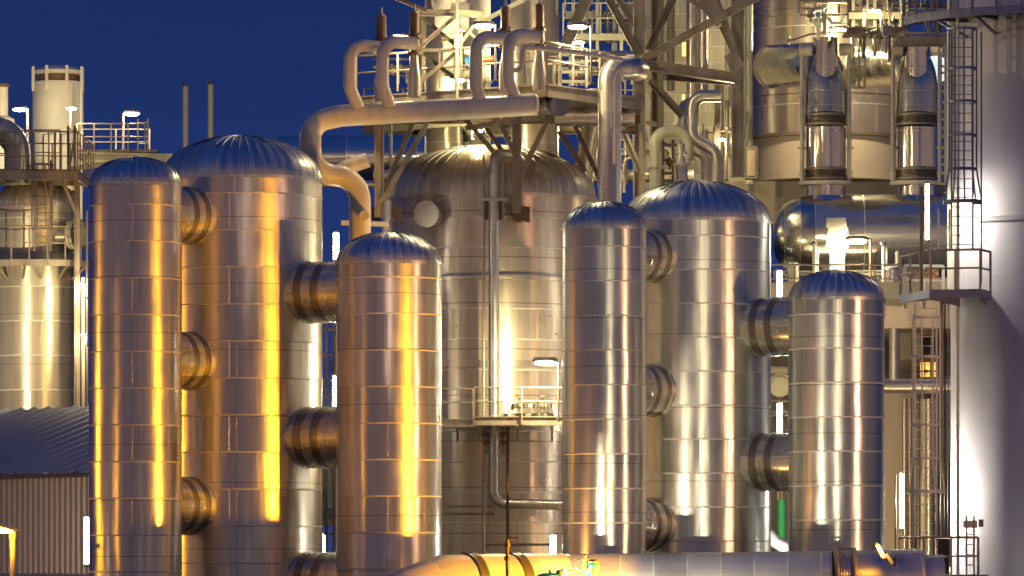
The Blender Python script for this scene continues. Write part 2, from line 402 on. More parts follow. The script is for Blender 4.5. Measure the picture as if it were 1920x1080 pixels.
def nozzle(t, A, Ra, B, Rb, py, rpx, Y):
    """short fat bellows nozzle between a column (A) and its tank (B)"""
    d = (B-A); L = d.length; d.normalize(); zc = W(0, py, Y).z; r = rpx*S(Y)
    p0 = A+Vector((0, 0, zc)); ax = d; up = Vector((0, 0, 1)); y_ = up.cross(ax)
    M4 = Matrix((( y_.x, up.x, ax.x, p0.x), (y_.y, up.y, ax.y, p0.y), (y_.z, up.z, ax.z, p0.z), (0, 0, 0, 1)))
    s0 = math.sqrt(max(.01, Ra*Ra-.8*r*r))*.8; s1 = L-Rb+.15; ln = s1-Ra; a = Ra
    g1 = a+ln*.34; g2 = a+ln*.74; gw = ln*.095
    mb = MB().lathe([(r*.985, s0), (r*.985, a+ln*.07), (r, a+ln*.08), (r, g1-gw), (r*.97, g1-gw+.004)], 56, M4, cap=False)
    mb.lathe([(r*.97, g1+gw-.004), (r, g1+gw), (r, g2-gw), (r*.97, g2-gw+.004)], 56, M4, cap=False)
    mb.lathe([(r*.97, g2+gw-.004), (r*1.01, g2+gw), (r*1.01, s1+1.2)], 56, M4, cap=False)
    nz = part(mb, 'nozzle', 'nozzle', t)
    for gg in (g1, g2):
        b_ = MB().lathe([(r*.985, gg-gw-.003), (r*.985, gg+gw+.003)], 56, M4, cap=False)
        part(b_, 'bellows_band', 'band', nz)
YT = 152.0
T2, P2, R2 = vessel(452, 152, YT, 258, 341, 'tankA', 31, 1.155, 'widest tank of the left-hand set, domed, between the tall slim column and the short column', 44, 'clad_tank', 'tank')
T1, P1, R1 = vessel(254, 87, 147.7, 298, 349, 'colA', 39, 1.123, 'tall slim domed metal column with orange streak, in front of the dark shed roof', 34)
T3, P3, R3 = vessel(729, 99, 148.9, 438, 496, 'colA', 28, 1.123, 'short domed metal column with a broad yellow glare, below the beige header pipe', 36)
T5, P5, R5 = vessel(1305, 140, YT, 343, 419, 'tankB', 31, 1.06, 'wide grey domed tank of the right-hand set with a blue dome, beneath the steel lattice', 44, 'clad_tank', 'tank')
T4, P4, R4 = vessel(1133, 79, 148.2, 381, 431, 'colB', 35, 1.06, 'slim grey domed column with several pale streaks, right of the big rust-streaked dome vessel', 32)
T6, P6, R6 = vessel(1568, 90, 149.2, 510, 563, 'colB', 29, 1.06, 'shortest domed grey column, below the sky-blue horizontal vessel', 34)
for y in (401, 675, 948): nozzle(T1, P1, R1, P2, R2, y, 55, 149)
for y in (547, 820, 1093): nozzle(T3, P3, R3, P2, R2, y, 58, 150)
for y in (477, 730, 983): nozzle(T4, P4, R4, P5, R5, y, 51, 149)
for y in (612, 866, 1120): nozzle(T6, P6, R6, P5, R5, y, 55, 150)

# ------------------------------------------------------------------ builders for lamps, rails, ladders
EM = {}
def glow(col, s):
    k = (col, s)
    if k not in EM:
        EM[k] = emis('lamp_glow', col, s); M['_e%d' % len(EM)] = EM[k]; EM[k] = '_e%d' % len(EM)
    return EM[k]
def tube_lamp(x, y0, y1, Y, label, wpx=7, s=150, col=COOL, x1=None, side=0, group='fluorescent tube lamps', E=40, aim=None):
    """long tube lamp in a slim housing; upright, or slanted when x1 is given"""
    a, b_ = W(x, y0, Y), W(x if x1 is None else x1, y1, Y); r = wpx*S(Y)/2
    t = thing('tube_lamp', label, 'lamp', b_, group)
    d = (b_-a).normalized(); off = Vector((0, r*1.3, 0))
    part(MB().tube([a, b_], r, 12), 'tube', glow(col, s), t)
    part(MB().bar(a+off-d*.06, b_+off+d*.06, r*2.4, r*1.2, up=(0, 1, 0)), 'housing', 'housing', t)
    for p, q in ((a, -1), (b_, 1)): part(MB().tube([p+d*q*.0, p+d*q*.07], r*1.15, 10), 'end_cap', 'housing', t)
    part(MB().bar(b_+off+d*.05, b_+off+d*.05+Vector((0, .5, 0)), r, r), 'bracket', 'rail', t)
    if aim: spot_light(t, a.lerp(b_, .5)+(Vector(aim)-a).normalized()*.15, aim, col, E, 150, .5, .1)
    if E and not aim or aim and E > 700: point_light(t, a.lerp(b_, .5)+Vector((0, -r-.06, 0)), col, 130 if aim else E)
    return t
def point_light(t, p, col, energy, rad=.05):
    l = bpy.data.lights.new('lamp_light', 'POINT'); l.energy = energy; l.color = col; l.shadow_soft_size = rad
    o = bpy.data.objects.new('lamp_light', l); C.objects.link(o); o.parent = t; o.location = Vector(p)-ORG[t.name]; return o
def flood_lamp(x, y, Y, x_pole, y_foot, label, w_=36, s=120, col=(1, .80, .40), name='area_lamp', rot=0, E=350):
    """flat lamp head on a pole with a bent arm"""
    k = S(Y); hw = w_*k/2; c = W(x, y, Y); f = W(x_pole, y_foot, Y)
    t = thing(name, label, 'lamp', f, 'platform lamps on bent poles')
    sgn = 1 if x_pole > x else -1
    hx = c.x+sgn*hw
    body = MB()
    pr = [c+Vector((-hw, 0, 0)), c+Vector((-hw*.8, 0, hw*.16)), c+Vector((hw*.8, 0, hw*.22)), c+Vector((hw, 0, hw*.1))]
    body.tube([c+Vector((-hw, 0, hw*.14)), c+Vector((-hw*.8, 0, hw*.16)), c+Vector((hw*.8, 0, hw*.16)), c+Vector((hw, 0, hw*.14))], hw*.3, 12, rr=[hw*.16, hw*.27, hw*.27, hw*.16])
    part(body, 'lamp_head', 'housing', t)
    part(MB().tube([c+Vector((-hw*.85, -.03, -.03*hw)), c+Vector((-hw*.6, -.03, -.06*hw)), c+Vector((hw*.6, -.03, -.06*hw)), c+Vector((hw*.85, -.03, -.03*hw))], hw*.2, 12, rr=[hw*.10, hw*.2, hw*.2, hw*.1]), 'diffuser', glow(col, s), t)
    top = Vector((f.x, f.y, c.z+hw*.16))
    path = rounded([Vector((hx-sgn*hw*.1, c.y, c.z+hw*.16)), Vector((f.x, c.y, c.z+hw*.16)), f], hw*.6) if abs(f.x-hx) > hw*.15 else [top+Vector((0, 0, -.02)), f]
    part(MB().tube(path, 2.0*k, 10), 'pole', 'rail', t)
    point_light(t, c+Vector((0, -.1, -hw*.45)), col, E)
    part(MB().tube([f, f+Vector((0, 0, .06))], 4.5*k, 10), 'base_plate', 'rail', t)
    return t
def spot_light(t, p, aim, col, energy, size=75, blend=.5, rad=.14):
    l = bpy.data.lights.new('lamp_light', 'SPOT'); l.energy = energy; l.color = col; l.spot_size = R_(size); l.spot_blend = blend; l.shadow_soft_size = rad
    o = bpy.data.objects.new('lamp_light', l); C.objects.link(o); o.parent = t; o.location = Vector(p)-ORG[t.name]
    o.rotation_euler = (Vector(aim)-Vector(p)).to_track_quat('-Z', 'Y').to_euler(); return o
def unseen_floodlight(X, Y, Z, aim, col, energy, label, size=75, gl=60, blend=.5, rad=.14):
    """post-mounted projector out of view; some are added only to brighten the plant"""
    t = thing('unseen_floodlight', label, 'floodlight', (X, Y, 0)); d = (Vector(aim)-Vector((X, Y, Z))).normalized(); p = Vector((X, Y, Z))
    part(MB().tube([(X, Y, 0), (X, Y, Z-.35)], .07, 12), 'pole', 'rail', t)
    part(MB().bar(p-d*.55, p-d*.12, .5, .34), 'lamp_head', 'housing', t)
    part(MB().bar(p-d*.12, p-d*.10, .44, .28), 'lens', glow(col, gl), t)
    spot_light(t, p+d*.05, aim, col, energy, size, blend, rad); return t
def railing(t, pts, h=1.1, step=1.3, mat='rail', r=.026, mid=(.5,), toe=True, fat=1.0, name='railing'):
    pts = [Vector(p) for p in pts]; up = Vector((0, 0, h))
    mb = MB().tube([p+up for p in pts], r*fat, 8)
    part(mb, 'handrail', mat, t)
    for m_ in mid: part(MB().tube([p+up*m_ for p in pts], r*.8*fat, 8), 'mid_rail', mat, t)
    for a, b_ in zip(pts, pts[1:]):
        n = max(1, round((b_-a).length/step))
        for i in range(n+(1 if b_ is pts[-1] else 0)):
            p = a.lerp(b_, i/n); part(MB().bar(p-Vector((0, 0, .12)), p+up, .05*fat, .05*fat), 'post', mat, t)
def slab(t, pts, zt, th, mat='steeld', name='deck', edge='steel'):
    """deck polygon (plan points) with thickness"""
    n = len(pts); mb = MB(); b_ = 0
    mb.v = [Vector((p[0], p[1], zt-th)) for p in pts]+[Vector((p[0], p[1], zt)) for p in pts]
    mb.face(list(range(n))[::-1]); mb.face(list(range(n, 2*n)))
    for i in range(n): j = (i+1) % n; mb.face([i, j, n+j, n+i])
    return part(mb, name, mat, t)
def fascia(t, pts, zt, h, mat='steel', closed=False, w_=.07):
    pts = [Vector((p[0], p[1], zt-h/2)) for p in pts]
    for a, b_ in zip(pts, pts[1:]): part(MB().ibeam(a, b_, w_*2, h), 'edge_beam', mat, t)
def ladder(label, x, wpx, y0, y1, Y, mat='rail', cage=None, rung=.30, cat='ladder', flare=None, bars=5, depth=.7, group=None, hoopstep=1.15, rw=.03, hoops_px=None):
    """y0 top, y1 bottom; cage=(y top, y bottom) of the safety cage"""
    k = S(Y); hw = wpx*k/2; a = W(x, y1, Y); top = W(x, y0, Y).z; t = thing('caged_ladder' if cage else 'ladder', label, cat, a, group)
    for s_ in (-1, 1): part(MB().bar((a.x+s_*hw, Y, a.z), (a.x+s_*hw, Y, top), .06, .03), 'stile', mat, t)
    z = a.z+.2
    while z < top-.1: part(MB().tube([(a.x-hw, Y, z), (a.x+hw, Y, z)], .014*rw/.03, 6), 'rung', mat, t); z += rung
    if cage:
        zt, zb = W(0, cage[0], Y).z, W(0, cage[1], Y).z; cr = hw*1.35
        def hoop(z, f=1.0):
            pts = [Vector((a.x-hw, Y, z))]
            for i in range(13):
                th = math.pi*(1+i/12); pts.append(Vector((a.x+math.cos(th)*cr*f, Y+math.sin(th)*depth*f-.05, z)))
            pts.append(Vector((a.x+hw, Y, z))); return pts
        def strip(pts, h=.08):
            for i in range(len(pts)-1): mbx.bar(pts[i], pts[i+1], .012, h)
        zs = [W(0, q, Y).z for q in hoops_px] if hoops_px else [zb+i*(zt-zb)/max(1, round((zt-zb)/hoopstep)) for i in range(max(1, round((zt-zb)/hoopstep))+1)]
        for z in zs:
            mbx = MB(); strip(hoop(z)); part(mbx, 'cage_hoop', mat, t)
        if flare:
            mbx = MB(); zf = W(0, flare, Y).z; strip(hoop(zf, 1.35), .12); part(mbx, 'cage_hoop', mat, t)
        for i in range(bars):
            th = math.pi*(1+(i+.5)/bars); p = Vector((a.x+math.cos(th)*cr, Y+math.sin(th)*depth-.05, 0))
            pts = [Vector((p.x, p.y, max(zs))), Vector((p.x, p.y, min(zs)))]
            if flare: pts.append(Vector((a.x+math.cos(th)*cr*1.35, Y+math.sin(th)*depth*1.35-.05, zf)))
            mbx = MB()
            for q in range(len(pts)-1): mbx.bar(pts[q], pts[q+1], .055, .015)
            part(mbx, 'cage_bar', mat, t)
    return t
def simple(name, label, cat, mb, mat, group=None, pname='body'):
    xs = [v for v in mb.v]; c = sum(xs, Vector())/len(xs); c.z = min(v.z for v in xs)
    t = thing(name, label, cat, c, group); part(mb, pname, mat, t); return t

# ------------------------------------------------------------------ LEFT: shed
def shed():
    Y0 = 158.0; z_e = W(0, 884, Y0).z; z_r = W(0, 764, 173).z
    e0 = Vector((-22.5, 170.0, 0)); dirE = Vector((.62, -.785, 0)); up = Vector((.785, .62, 0)); L_ = 16.0
    e1 = e0+dirE*L_; run = 7.0
    # scale so that the eave crosses the picture at about this depth
    t = thing('corrugated_shed', 'blue-grey ribbed metal shed with a sloping roof at the lower left', 'shed', e0+dirE*8)
    n = int(L_/.13); mb = MB(); rf = MB(); zr = z_r
    pitch = .33
    def prof(i): return (.06 if i % 4 in (1, 2) else 0.0)
    N_ = int(L_/(pitch/4)); b0 = 0
    for i in range(N_+1):
        p = e0+dirE*(i*pitch/4)-up*prof(i); mb.v += [Vector((p.x, p.y, .45)), Vector((p.x, p.y, z_e-.02))]
    for i in range(N_): mb.face([2*i, 2*i+2, 2*i+3, 2*i+1])
    part(mb, 'wall', 'shed', t)
    pitch2 = .92; N2 = int((L_+9)/(pitch2/4))
    for i in range(N2+1):
        q = (.09 if i % 4 in (1,) else 0.0); p = e0+dirE*(i*pitch2/4-4.5)-up*.25; p2 = p+up*(run+.25)
        rf.v += [Vector((p.x, p.y, z_e-.02+q)), Vector((p2.x, p2.y, zr+q))]
    for i in range(N2): rf.face([2*i, 2*i+2, 2*i+3, 2*i+1])
    part(rf, 'roof', 'shedroof', t)
    part(MB().bar(e0+Vector((0, 0, z_e-.12))-up*.30, e1+Vector((0, 0, z_e-.12))-up*.30, .12, .10), 'gutter', 'steeld', t)
    q = .06; part(MB().hexa([e0-up*q, e1-up*q, e1+up*.3, e0+up*.3]+[v+Vector((0, 0, z)) for v, z in ((e0-up*q, 2.55), (e1-up*q, 2.55), (e1+up*.3, 2.55), (e0+up*.3, 2.55))]), 'plinth', 'purple', t)
    part(MB().hexa([e0+up*.35, e1+up*.35, e1+up*7, e0+up*7]+[v+Vector((0, 0, z_e-.3)) for v in (e0+up*.35, e1+up*.35, e1+up*7, e0+up*7)]), 'inner_wall', 'shed', t)
shed()
tube_lamp(162, 970, 1058, 155, 'upright glaring tube lamp at the right end of the shed wall', 8, 45)
# street lamp
t = thing('street_lamp', 'orange sodium street lamp cut off by the left picture edge, in front of the shed', 'street lamp', W(22, 1230, 147))
part(MB().tube([W(24, 1230, 147), W(24, 1006, 147)], 5.2*S(147), 16), 'pole', 'beige', t)
part(MB().tube([W(24, 1010, 147), W(24, 996, 147)], 7*S(147), 16), 'collar', 'housing', t)
hd = MB().hexa([W(-6, 986, 146.6), W(34, 998, 146.6), W(34, 998, 147.4), W(-6, 986, 147.4), W(-6, 980, 146.7), W(39, 992, 146.7), W(39, 992, 147.3), W(-6, 980, 147.3)])
part(hd, 'lamp_head', 'housing', t)
part(MB().sphere(W(8, 994, 146.8), .15, 20, (1.7, 1, .62)), 'lens', 'sodium', t)
spot_light(t, W(10, 1008, 146.4), W(120, 990, 151), SODIUM, 130, 150, .6, .1)

# ------------------------------------------------------------------ LEFT: back plant
YL = 182.0
TL, PL, RL = vessel(68, 78, YL, 335, 392, 'fary', 20, 1.30, 'yellowish clad vessel behind the shed, cut by the left picture edge', 24, 'clad_vessel', 'vessel', dmat='gore7')
# blind flange on the vessel's side
mh = thing('manhole', 'bolted round manhole cover on the right side of the far left vessel', 'manhole', W(140, 440, YL-1))
ax0 = W(110, 441, YL-1.0); axd = Vector((.90, -.43, 0)).normalized()
part(MB().tube([ax0, ax0+axd*.75], .36, 24), 'neck', 'far', mh)
part(MB().tube([ax0+axd*.62, ax0+axd*.75], .62, 28).tube([ax0+axd*.77, ax0+axd*.90], .62, 28), 'cover', 'cream', mh)
for i in range(16):
    th = i*math.pi/8; o_ = (Vector((0, 0, 1))*math.sin(th)+axd.cross(Vector((0, 0, 1)))*math.cos(th))*.54
    part(MB().tube([ax0+axd*.55+o_, ax0+axd*.97+o_], .035, 6), 'bolt', 'dark', mh)
def ring_platform(name, label, cx, Y, Rp, y_deck, ang0, ang1, th=.22, rail_h=1.1, mat='steel', rmat='rail', n=10, rin=None, brackets=6, step=1.3, fat=1.0, mid=(.5,)):
    c = W(cx, 0, Y); zt = W(0, y_deck, Y-Rp*.6*0).z
    t = thing(name, label, 'platform', (c.x, Y, zt))
    P = [Vector((c.x+Rp*math.sin(R_(ang0+(ang1-ang0)*i/n)), Y-Rp*math.cos(R_(ang0+(ang1-ang0)*i/n)), zt)) for i in range(n+1)]
    Q = [Vector((c.x+rin*(p.x-c.x)/Rp, Y+rin*(p.y-Y)/Rp, zt)) for p in P]
    slab(t, [(p.x, p.y) for p in P]+[(p.x, p.y) for p in Q[::-1]], zt-.02, .06, 'steeld')
    for a, b_ in zip(P, P[1:]):
        part(MB().bar(a-Vector((0, 0, th/2)), b_-Vector((0, 0, th/2)), .07, th), 'edge_beam', mat, t)
    for i in range(brackets):
        j = (i+.5)/brackets; th_ = R_(ang0+(ang1-ang0)*j); d = Vector((math.sin(th_), -math.cos(th_), 0)); o_ = Vector((c.x, Y, zt-.1))
        part(MB().ibeam(o_+d*rin*.98, o_+d*(Rp-.1), .12, .18), 'bracket', mat, t)
        part(MB().bar(o_+d*rin*1.0-Vector((0, 0, .55)), o_+d*(Rp*.85)-Vector((0, 0, .1)), .08, .08), 'bracket_strut', mat, t)
    railing(t, P, rail_h, step, rmat, mid=mid, fat=fat); return t
ring_platform('ring_platform', 'curved walkway with double rail wrapped around the far left vessel', 68, YL, RL+1.05, 494, -75, 75, .24, 1.25, rin=RL+.03)
t = thing('upper_platform', 'steel platform with crowded railings in front of the white silo, top left', 'platform', W(70, 318, 180))
c0, c1 = W(-60, 318, 180), W(146, 318, 178.5)
slab(t, [(c0.x, 178), (c1.x, 178.4), (c1.x+.1, 184), (c0.x, 184)], c1.z, .12)
for a, b_ in (((c0.x, 178), (c1.x, 178.4)), ((c1.x, 178.4), (c1.x+.1, 184)), ((c0.x, 181), (c1.x, 181.2))):
    part(MB().ibeam((a[0], a[1], c1.z-.22), (b_[0], b_[1], c1.z-.22), .12, .34), 'edge_beam', 'steel', t)
railing(t, [(c0.x, 178, c1.z), (c1.x, 178.4, c1.z), (c1.x+.1, 184, c1.z)], 1.4, .95, mid=(.35, .68))
railing(t, [(c0.x, 182, c1.z), (c0.x+2.4, 181, c1.z), (c1.x-.9, 181, c1.z+.0)], 1.7, .8, mid=(.5,))
for x in (-5, 62, 103, 128, 140):
    part(MB().bar(W(x, 345, 178.6), W(x, 248 if x < 120 else 236, 178.6), .09, .09), 'stanchion', 'steel', t)
for q in range(7):
    x = 30+q*17; part(MB().tube([W(x, 330+q % 3*5, 179.5), W(x, 270-q % 2*18, 179.5), W(x+18, 268-q % 2*18, 179.5)], .035, 6), 'small_pipe', 'cream', t)
part(MB().bar(W(131, 310, 178.2), W(143, 240, 178.2), .05, .3), 'gate', 'steeld', t)
# legs of the platform
for x in (145,): part(MB().ibeam(W(x, 318, 179.6), W(x, 1200, 179.6), .2, .2), 'leg', 'steel', t)
part(MB().bar(W(143, 400, 179.3), W(110, 322, 179.3), .12, .12), 'brace', 'steel', t)
ladder('caged ladder climbing the top of the far left vessel', 80, 30, 300, 470, 179.0, 'rail', cage=(310, 430), bars=4, depth=.55)
pipe([(-60, 243, 178.9), (33, 243, 178.9), (33, 345, 178.9)], 25, 'fary', 'fat gored elbow pipe bending down at the left picture edge, below the lamp', 'elbow_pipe', 'pipe', 2.1, flanges=(.93,))
def silo(cx, Rp, Y, ytop, ybot, label, cap=True):
    s = S(Y); R = Rp*s; c = W(cx, ybot, Y); zt = W(0, ytop, Y).z
    t = thing('white_silo', label, 'silo', c); Tm = Matrix.Translation(c); H = zt-c.z
    if cap:
        part(MB().lathe([(R, 0), (R, H*.5), (R, H-.62), (R*.93, H-.60)], 48, Tm), 'shell', 'silo', t)
        part(MB().lathe([(R*1.0, H-.32), (R*1.0, H-.18), (R*.8, H-.05), (R*.4, H+.05), (.01, H+.10)], 48, Tm), 'cap', 'silo', t)
        part(MB().lathe([(R*.8, H-.6), (R*.8, H-.3)], 32, Tm), 'vent_gap', 'rusty', t)
        for k in range(8):
            th = k*math.pi/4-.35; part(MB().bar(c+Vector((R*1.02*math.cos(th), R*1.02*math.sin(th), H-1.0)), c+Vector((R*1.02*math.cos(th), R*1.02*math.sin(th), H-.02)), .12, .12), 'clamp', 'silo', t)
    else:
        part(MB().lathe([(R*1.15, 0), (R*1.15, H*.5), (R*1.05, H*.62), (R*.55, H*.66), (R*.55, H-.12)], 40, Tm), 'shell', 'silo', t)
        part(MB().lathe([(R*.55, H-.12), (R*.7, H-.1), (R*.7, H)], 32, Tm), 'rim', 'rusty', t)
    return t
silo(109, 48, 192, 126, 360, 'pale round silo with a domed cap on stubs, top left against the sky')
silo(2, 24, 190, 158, 330, 'small cream stack with a collar, cut by the left picture edge', cap=False)
pipe([(152, 165, 190.5), (152, 420, 190.5)], 3, 'silo', 'thin pale downpipe along the right side of the round silo', 'downpipe', 'pipe', 1, 10)
t = thing('footbridge', 'level footbridge with open railings leaving the upper left platform', 'bridge', W(215, 300, 186))
a, b_ = W(148, 284, 186), W(300, 292, 186.5)
slab(t, [(a.x, 185.2), (b_.x, 185.2), (b_.x, 187.5), (a.x, 187.5)], a.z, .10)
for yy in (185.2, 187.5): part(MB().ibeam((a.x, yy, a.z-.28), (b_.x+.6, yy, a.z-.34), .14, .36), 'girder', 'cream', t)
part(MB().ibeam((a.x-.3, 185.1, a.z-.75), (b_.x-2.0, 185.1, a.z-.55), .10, .2), 'brace', 'cream', t)
b2 = W(272, 0, 185.2)
railing(t, [(a.x, 185.2, a.z), (b2.x, 185.2, a.z)], 1.0, .72)
railing(t, [(a.x, 187.5, a.z), (b2.x, 187.5, a.z)], 1.0, 1.1)
ladder('short upright ladder at the right end of the footbridge, above the slim column', 268, 19, 223, 292, 185.6, 'rail', rung=.27)
flood_lamp(248, 213, 186, 231, 283, 'bright lamp on a pole on the footbridge, rightmost of the left plant', 30, 260, E=220)
flood_lamp(134, 203, 185, 132, 244, 'round lamp on a short pole in front of the round silo', 20, 420, E=350)
flood_lamp(37, 205, 185, 52, 275, 'flat lamp left of the round silo, above the fat elbow', 28, 320, E=500)
for x, yt, nm in ((348, 156, 'left one of the two thin cream vent stacks against the sky'), (395, 153, 'right one of the two thin cream vent stacks against the sky')):
    t = thing('vent_stack', nm, 'stack', W(x, 320, 200), 'twin vent stacks'); r = 5.4*S(200)
    part(MB().tube([W(x, 340, 200), W(x, yt+6, 200)], r, 20), 'stack_pipe', 'cream', t)
    m_ = MB().tube([W(x, yt+6, 200), W(x, yt, 200)], r*1.0, 20)
    for v in m_.v: v.z -= (v.x-W(x, 0, 200).x)*.9 if v.z > W(0, yt+3, 200).z else 0
    part(m_, 'cut_tip', 'rusty', t)
# bits right of the far vessel
for i, (x, r, y0, y1, mt) in enumerate(((149, 2.2, 400, 770, 'rail'), (156, 3.6, 520, 770, 'silo'), (163, 2.2, 395, 770, 'rail'))):
    pipe([(x, y1, 180), (x, y0, 180)], r, mt, ('thin grey riser hugging the far left vessel', 'pale riser starting under the small lamp left of the slim column', 'thin riser just left of the tall slim column')[i], 'riser_pipe', 'pipe', 1, 10)
flood_lamp(154, 533, 179, 160, 560, 'small round lamp in the gap left of the tall slim column', 12, 500, E=300)
flood_lamp(157, 627, 179, 162, 650, 'smaller lower lamp in the gap left of the tall slim column', 9, 300, E=150)
t = simple('pipe_rack', 'small grey pipe rack in the gap left of the tall slim column', 'rack', MB().bar(W(148, 600, 184), W(166, 600, 184), .1, .1).bar(W(148, 660, 184), W(166, 655, 184), .1, .1).bar(W(148, 720, 184), W(166, 726, 184), .14, .14).bar(W(150, 770, 184), W(150, 560, 184), .08, .08).bar(W(160, 770, 184), W(160, 560, 184), .08, .08), 'steel', pname='frame')

def bundle(label, Y, runs, mats=('cream', 'rail', 'steel'), seed=1, loc=None, group=None):
    """a tangle of small-bore pipes seen as one assembly; runs: (knots, radius px)"""
    t = thing('pipe_bundle', label, 'pipes', W(runs[0][0][0][0], runs[0][0][0][1], Y), group)
    for i, (kn, r) in enumerate(runs):
        P = [W(x, y, Y+.35*((i*7) % 5)) for x, y in kn]
        part(MB().tube(rounded(P, 3*r*S(Y)), r*S(Y), 10), 'pipe_run', mats[i % len(mats)], t)
        if i % 2 == 0:
            m_ = P[0].lerp(P[1], .5); d_ = (P[1]-P[0]).normalized(); part(MB().tube([m_-d_*.06, m_+d_*.06], r*1.9*S(Y), 12), 'flange', mats[(i+1) % len(mats)], t)
    return t
def tangle(label, Y, x0, x1, y0, y1, n, seed, mats=('cream', 'rail', 'steel', 'vess')):
    rn = random.Random(seed); runs = []
    for i in range(n):
        x = rn.uniform(x0, x1); ya = rn.uniform(y0, y0+(y1-y0)*.5); yb = rn.uniform(y0+(y1-y0)*.55, y1); x2 = min(x1, max(x0, x+rn.uniform(-.5, .5)*(x1-x0)))
        r = rn.choice((1.4, 1.8, 2.4, 3.2, 4.2))
        runs.append((((x, yb), (x, (ya+yb)/2), (x2, (ya+yb)/2-4), (x2, ya)) if rn.random() < .6 and abs(x2-x) > 12 else ((x, yb), (x, ya)) if rn.random() < .6 else ((x0, ya), (x1, ya+rn.uniform(-2, 2))), r))
    return bundle(label, Y, runs, mats)

# ------------------------------------------------------------------ MIDDLE: big old dome vessel
Y7 = 165.0
T7, P7, R7 = vessel(917, 201, Y7, 276, 377, 'tankC', 43, 1.03, 'huge rust-streaked domed vessel in the middle, under the steel platform', 48, 'domed_vessel', 'vessel', ex=2.2, dmat='gore7')
for y, h_ in ((530, 10), (690, 8)):
    z = W(0, y, Y7).z; part(MB().lathe([(R7, z-.12), (R7+.05, z-.10), (R7+.05, z+.10), (R7, z+.12)], 96, Matrix.Translation((P7.x, P7.y, 0)), vfun=lambda a, b_: 50.5, cap=False), 'stiffener', 'vess', T7)
z = W(0, 515, Y7-R7).z; part(MB().lathe([(R7, z-.04), (R7+.12, z-.03), (R7+.12, z+.03), (R7, z+.04)], 96, Matrix.Translation((P7.x, P7.y, 0)), vfun=lambda a, b_: 50.5, cap=False), 'drip_ring', 'purple', T7)
c = W(808, 416, Y7); th_ = math.asin((812-917)/201*.98)
d = Vector((math.sin(th_), -math.cos(th_), 0)); p = Vector((P7.x, P7.y, c.z))+d*R7
t = thing('manhole_drum', 'round capped manhole drum sticking out of the upper left of the big vessel', 'manhole', p)
d2 = Vector((-.35, -.94, 0)).normalized()
part(MB().tube([p-d2*.3, p+d2*.55], 23*S(163), 32), 'neck', 'tankC', t)
part(MB().tube([p+d2*.55, p+d2*.62], 25*S(163), 32), 'cover', 'tankC', t)
# ---- support steelwork below the platform
YD = 157.5
zd = W(0, 170, YD).z
A_, B_, D_ = W(668, 0, 160.5), W(1025, 0, 156.2), W(1205, 0, 161.0)
t = thing('steel_support_frame', 'brown steel legs and braces that carry the platform above the big dome', 'steelwork', W(965, 395, 160.5))
def Z(y, Y): return W(0, y, Y).z
for (x, yb, yt, Y, wd) in ((711, 408, 182, 160.8, 17), (969, 400, 180, 160.6, 17)):
    part(MB().ibeam(W(x, yb, Y), W(x, yt, Y), wd*S(Y), wd*S(Y)), 'leg', 'steel', t)
for (x0, y0, x1, y1, Y, wd) in ((716, 380, 806, 222, 160.5, 9), (714, 372, 778, 222, 162.0, 9), (872, 222, 960, 325, 160.7, 9), (975, 330, 1032, 215, 160.3, 10), (1048, 246, 1098, 322, 163, 9), (1078, 236, 1128, 345, 161, 9), (905, 232, 948, 292, 162.5, 8), (940, 236, 966, 290, 160.4, 9)):
    part(MB().ibeam(W(x0, y0, Y), W(x1, y1, Y), wd*S(Y), wd*S(Y)), 'brace', 'steel' if y0 > 300 or x0 < 950 else 'steeld', t)
part(MB().ibeam(W(872, 240, 160.2), W(925, 232, 160.2), .22, .16).bar(W(925, 232, 160.1), W(972, 226, 160.1), .25, .22), 'cross_beam', 'steel', t)
for x in (705, 745, 968, 985): part(MB().hexa([W(x-6, 412, 161), W(x+8, 418, 161), W(x+8, 418, 161.6), W(x-6, 412, 161.6), W(x-9, 388, 160.9), W(x+9, 388, 160.9), W(x+9, 388, 161.6), W(x-9, 388, 161.6)]), 'bearing_bracket', 'rusty', t)
part(MB().bar(W(640, 418, 160.5), W(728, 421, 160.5), .22, .16), 'cross_beam', 'beige', t)
part(MB().bar(W(672, 424, 160.4), W(700, 442, 160.4), .10, .10), 'brace', 'beige', t)
# ---- platform
t = thing('valve_platform', 'brown steel platform with railings carrying the relief valves, above the big dome', 'platform', Vector((B_.x, B_.y, zd)))
back = [(D_.x, 170), (A_.x, 170)]
slab(t, [(A_.x, A_.y), (B_.x, B_.y), (D_.x, D_.y)]+back, zd-.06, .08)
fascia(t, [(A_.x, A_.y), (B_.x, B_.y), (D_.x, D_.y)], zd+.10, .42, 'steel')
fascia(t, [(A_.x, 164), (D_.x, 164)], zd-.2, .30, 'steeld'); fascia(t, [(A_.x, 168), (D_.x, 168)], zd-.2, .30, 'steeld')
for x in (720, 800, 870, 940, 1020, 1100, 1180): part(MB().ibeam((W(x, 0, 160).x, 160.6-(2.6 if 900 < x < 1060 else .0), zd-.2), (W(x, 0, 160).x, 169.5, zd-.2), .12, .26), 'joist', 'steeld', t)
railing(t, [(A_.x, A_.y, zd+.3), (B_.x, B_.y, zd+.3), (D_.x-.6, D_.y-.5, zd+.3)], 1.15, .88, 'rail', r=.035, fat=1.25)
railing(t, [(A_.x, 169, zd), (D_.x, 169.6, zd)], 1.2, 1.3)
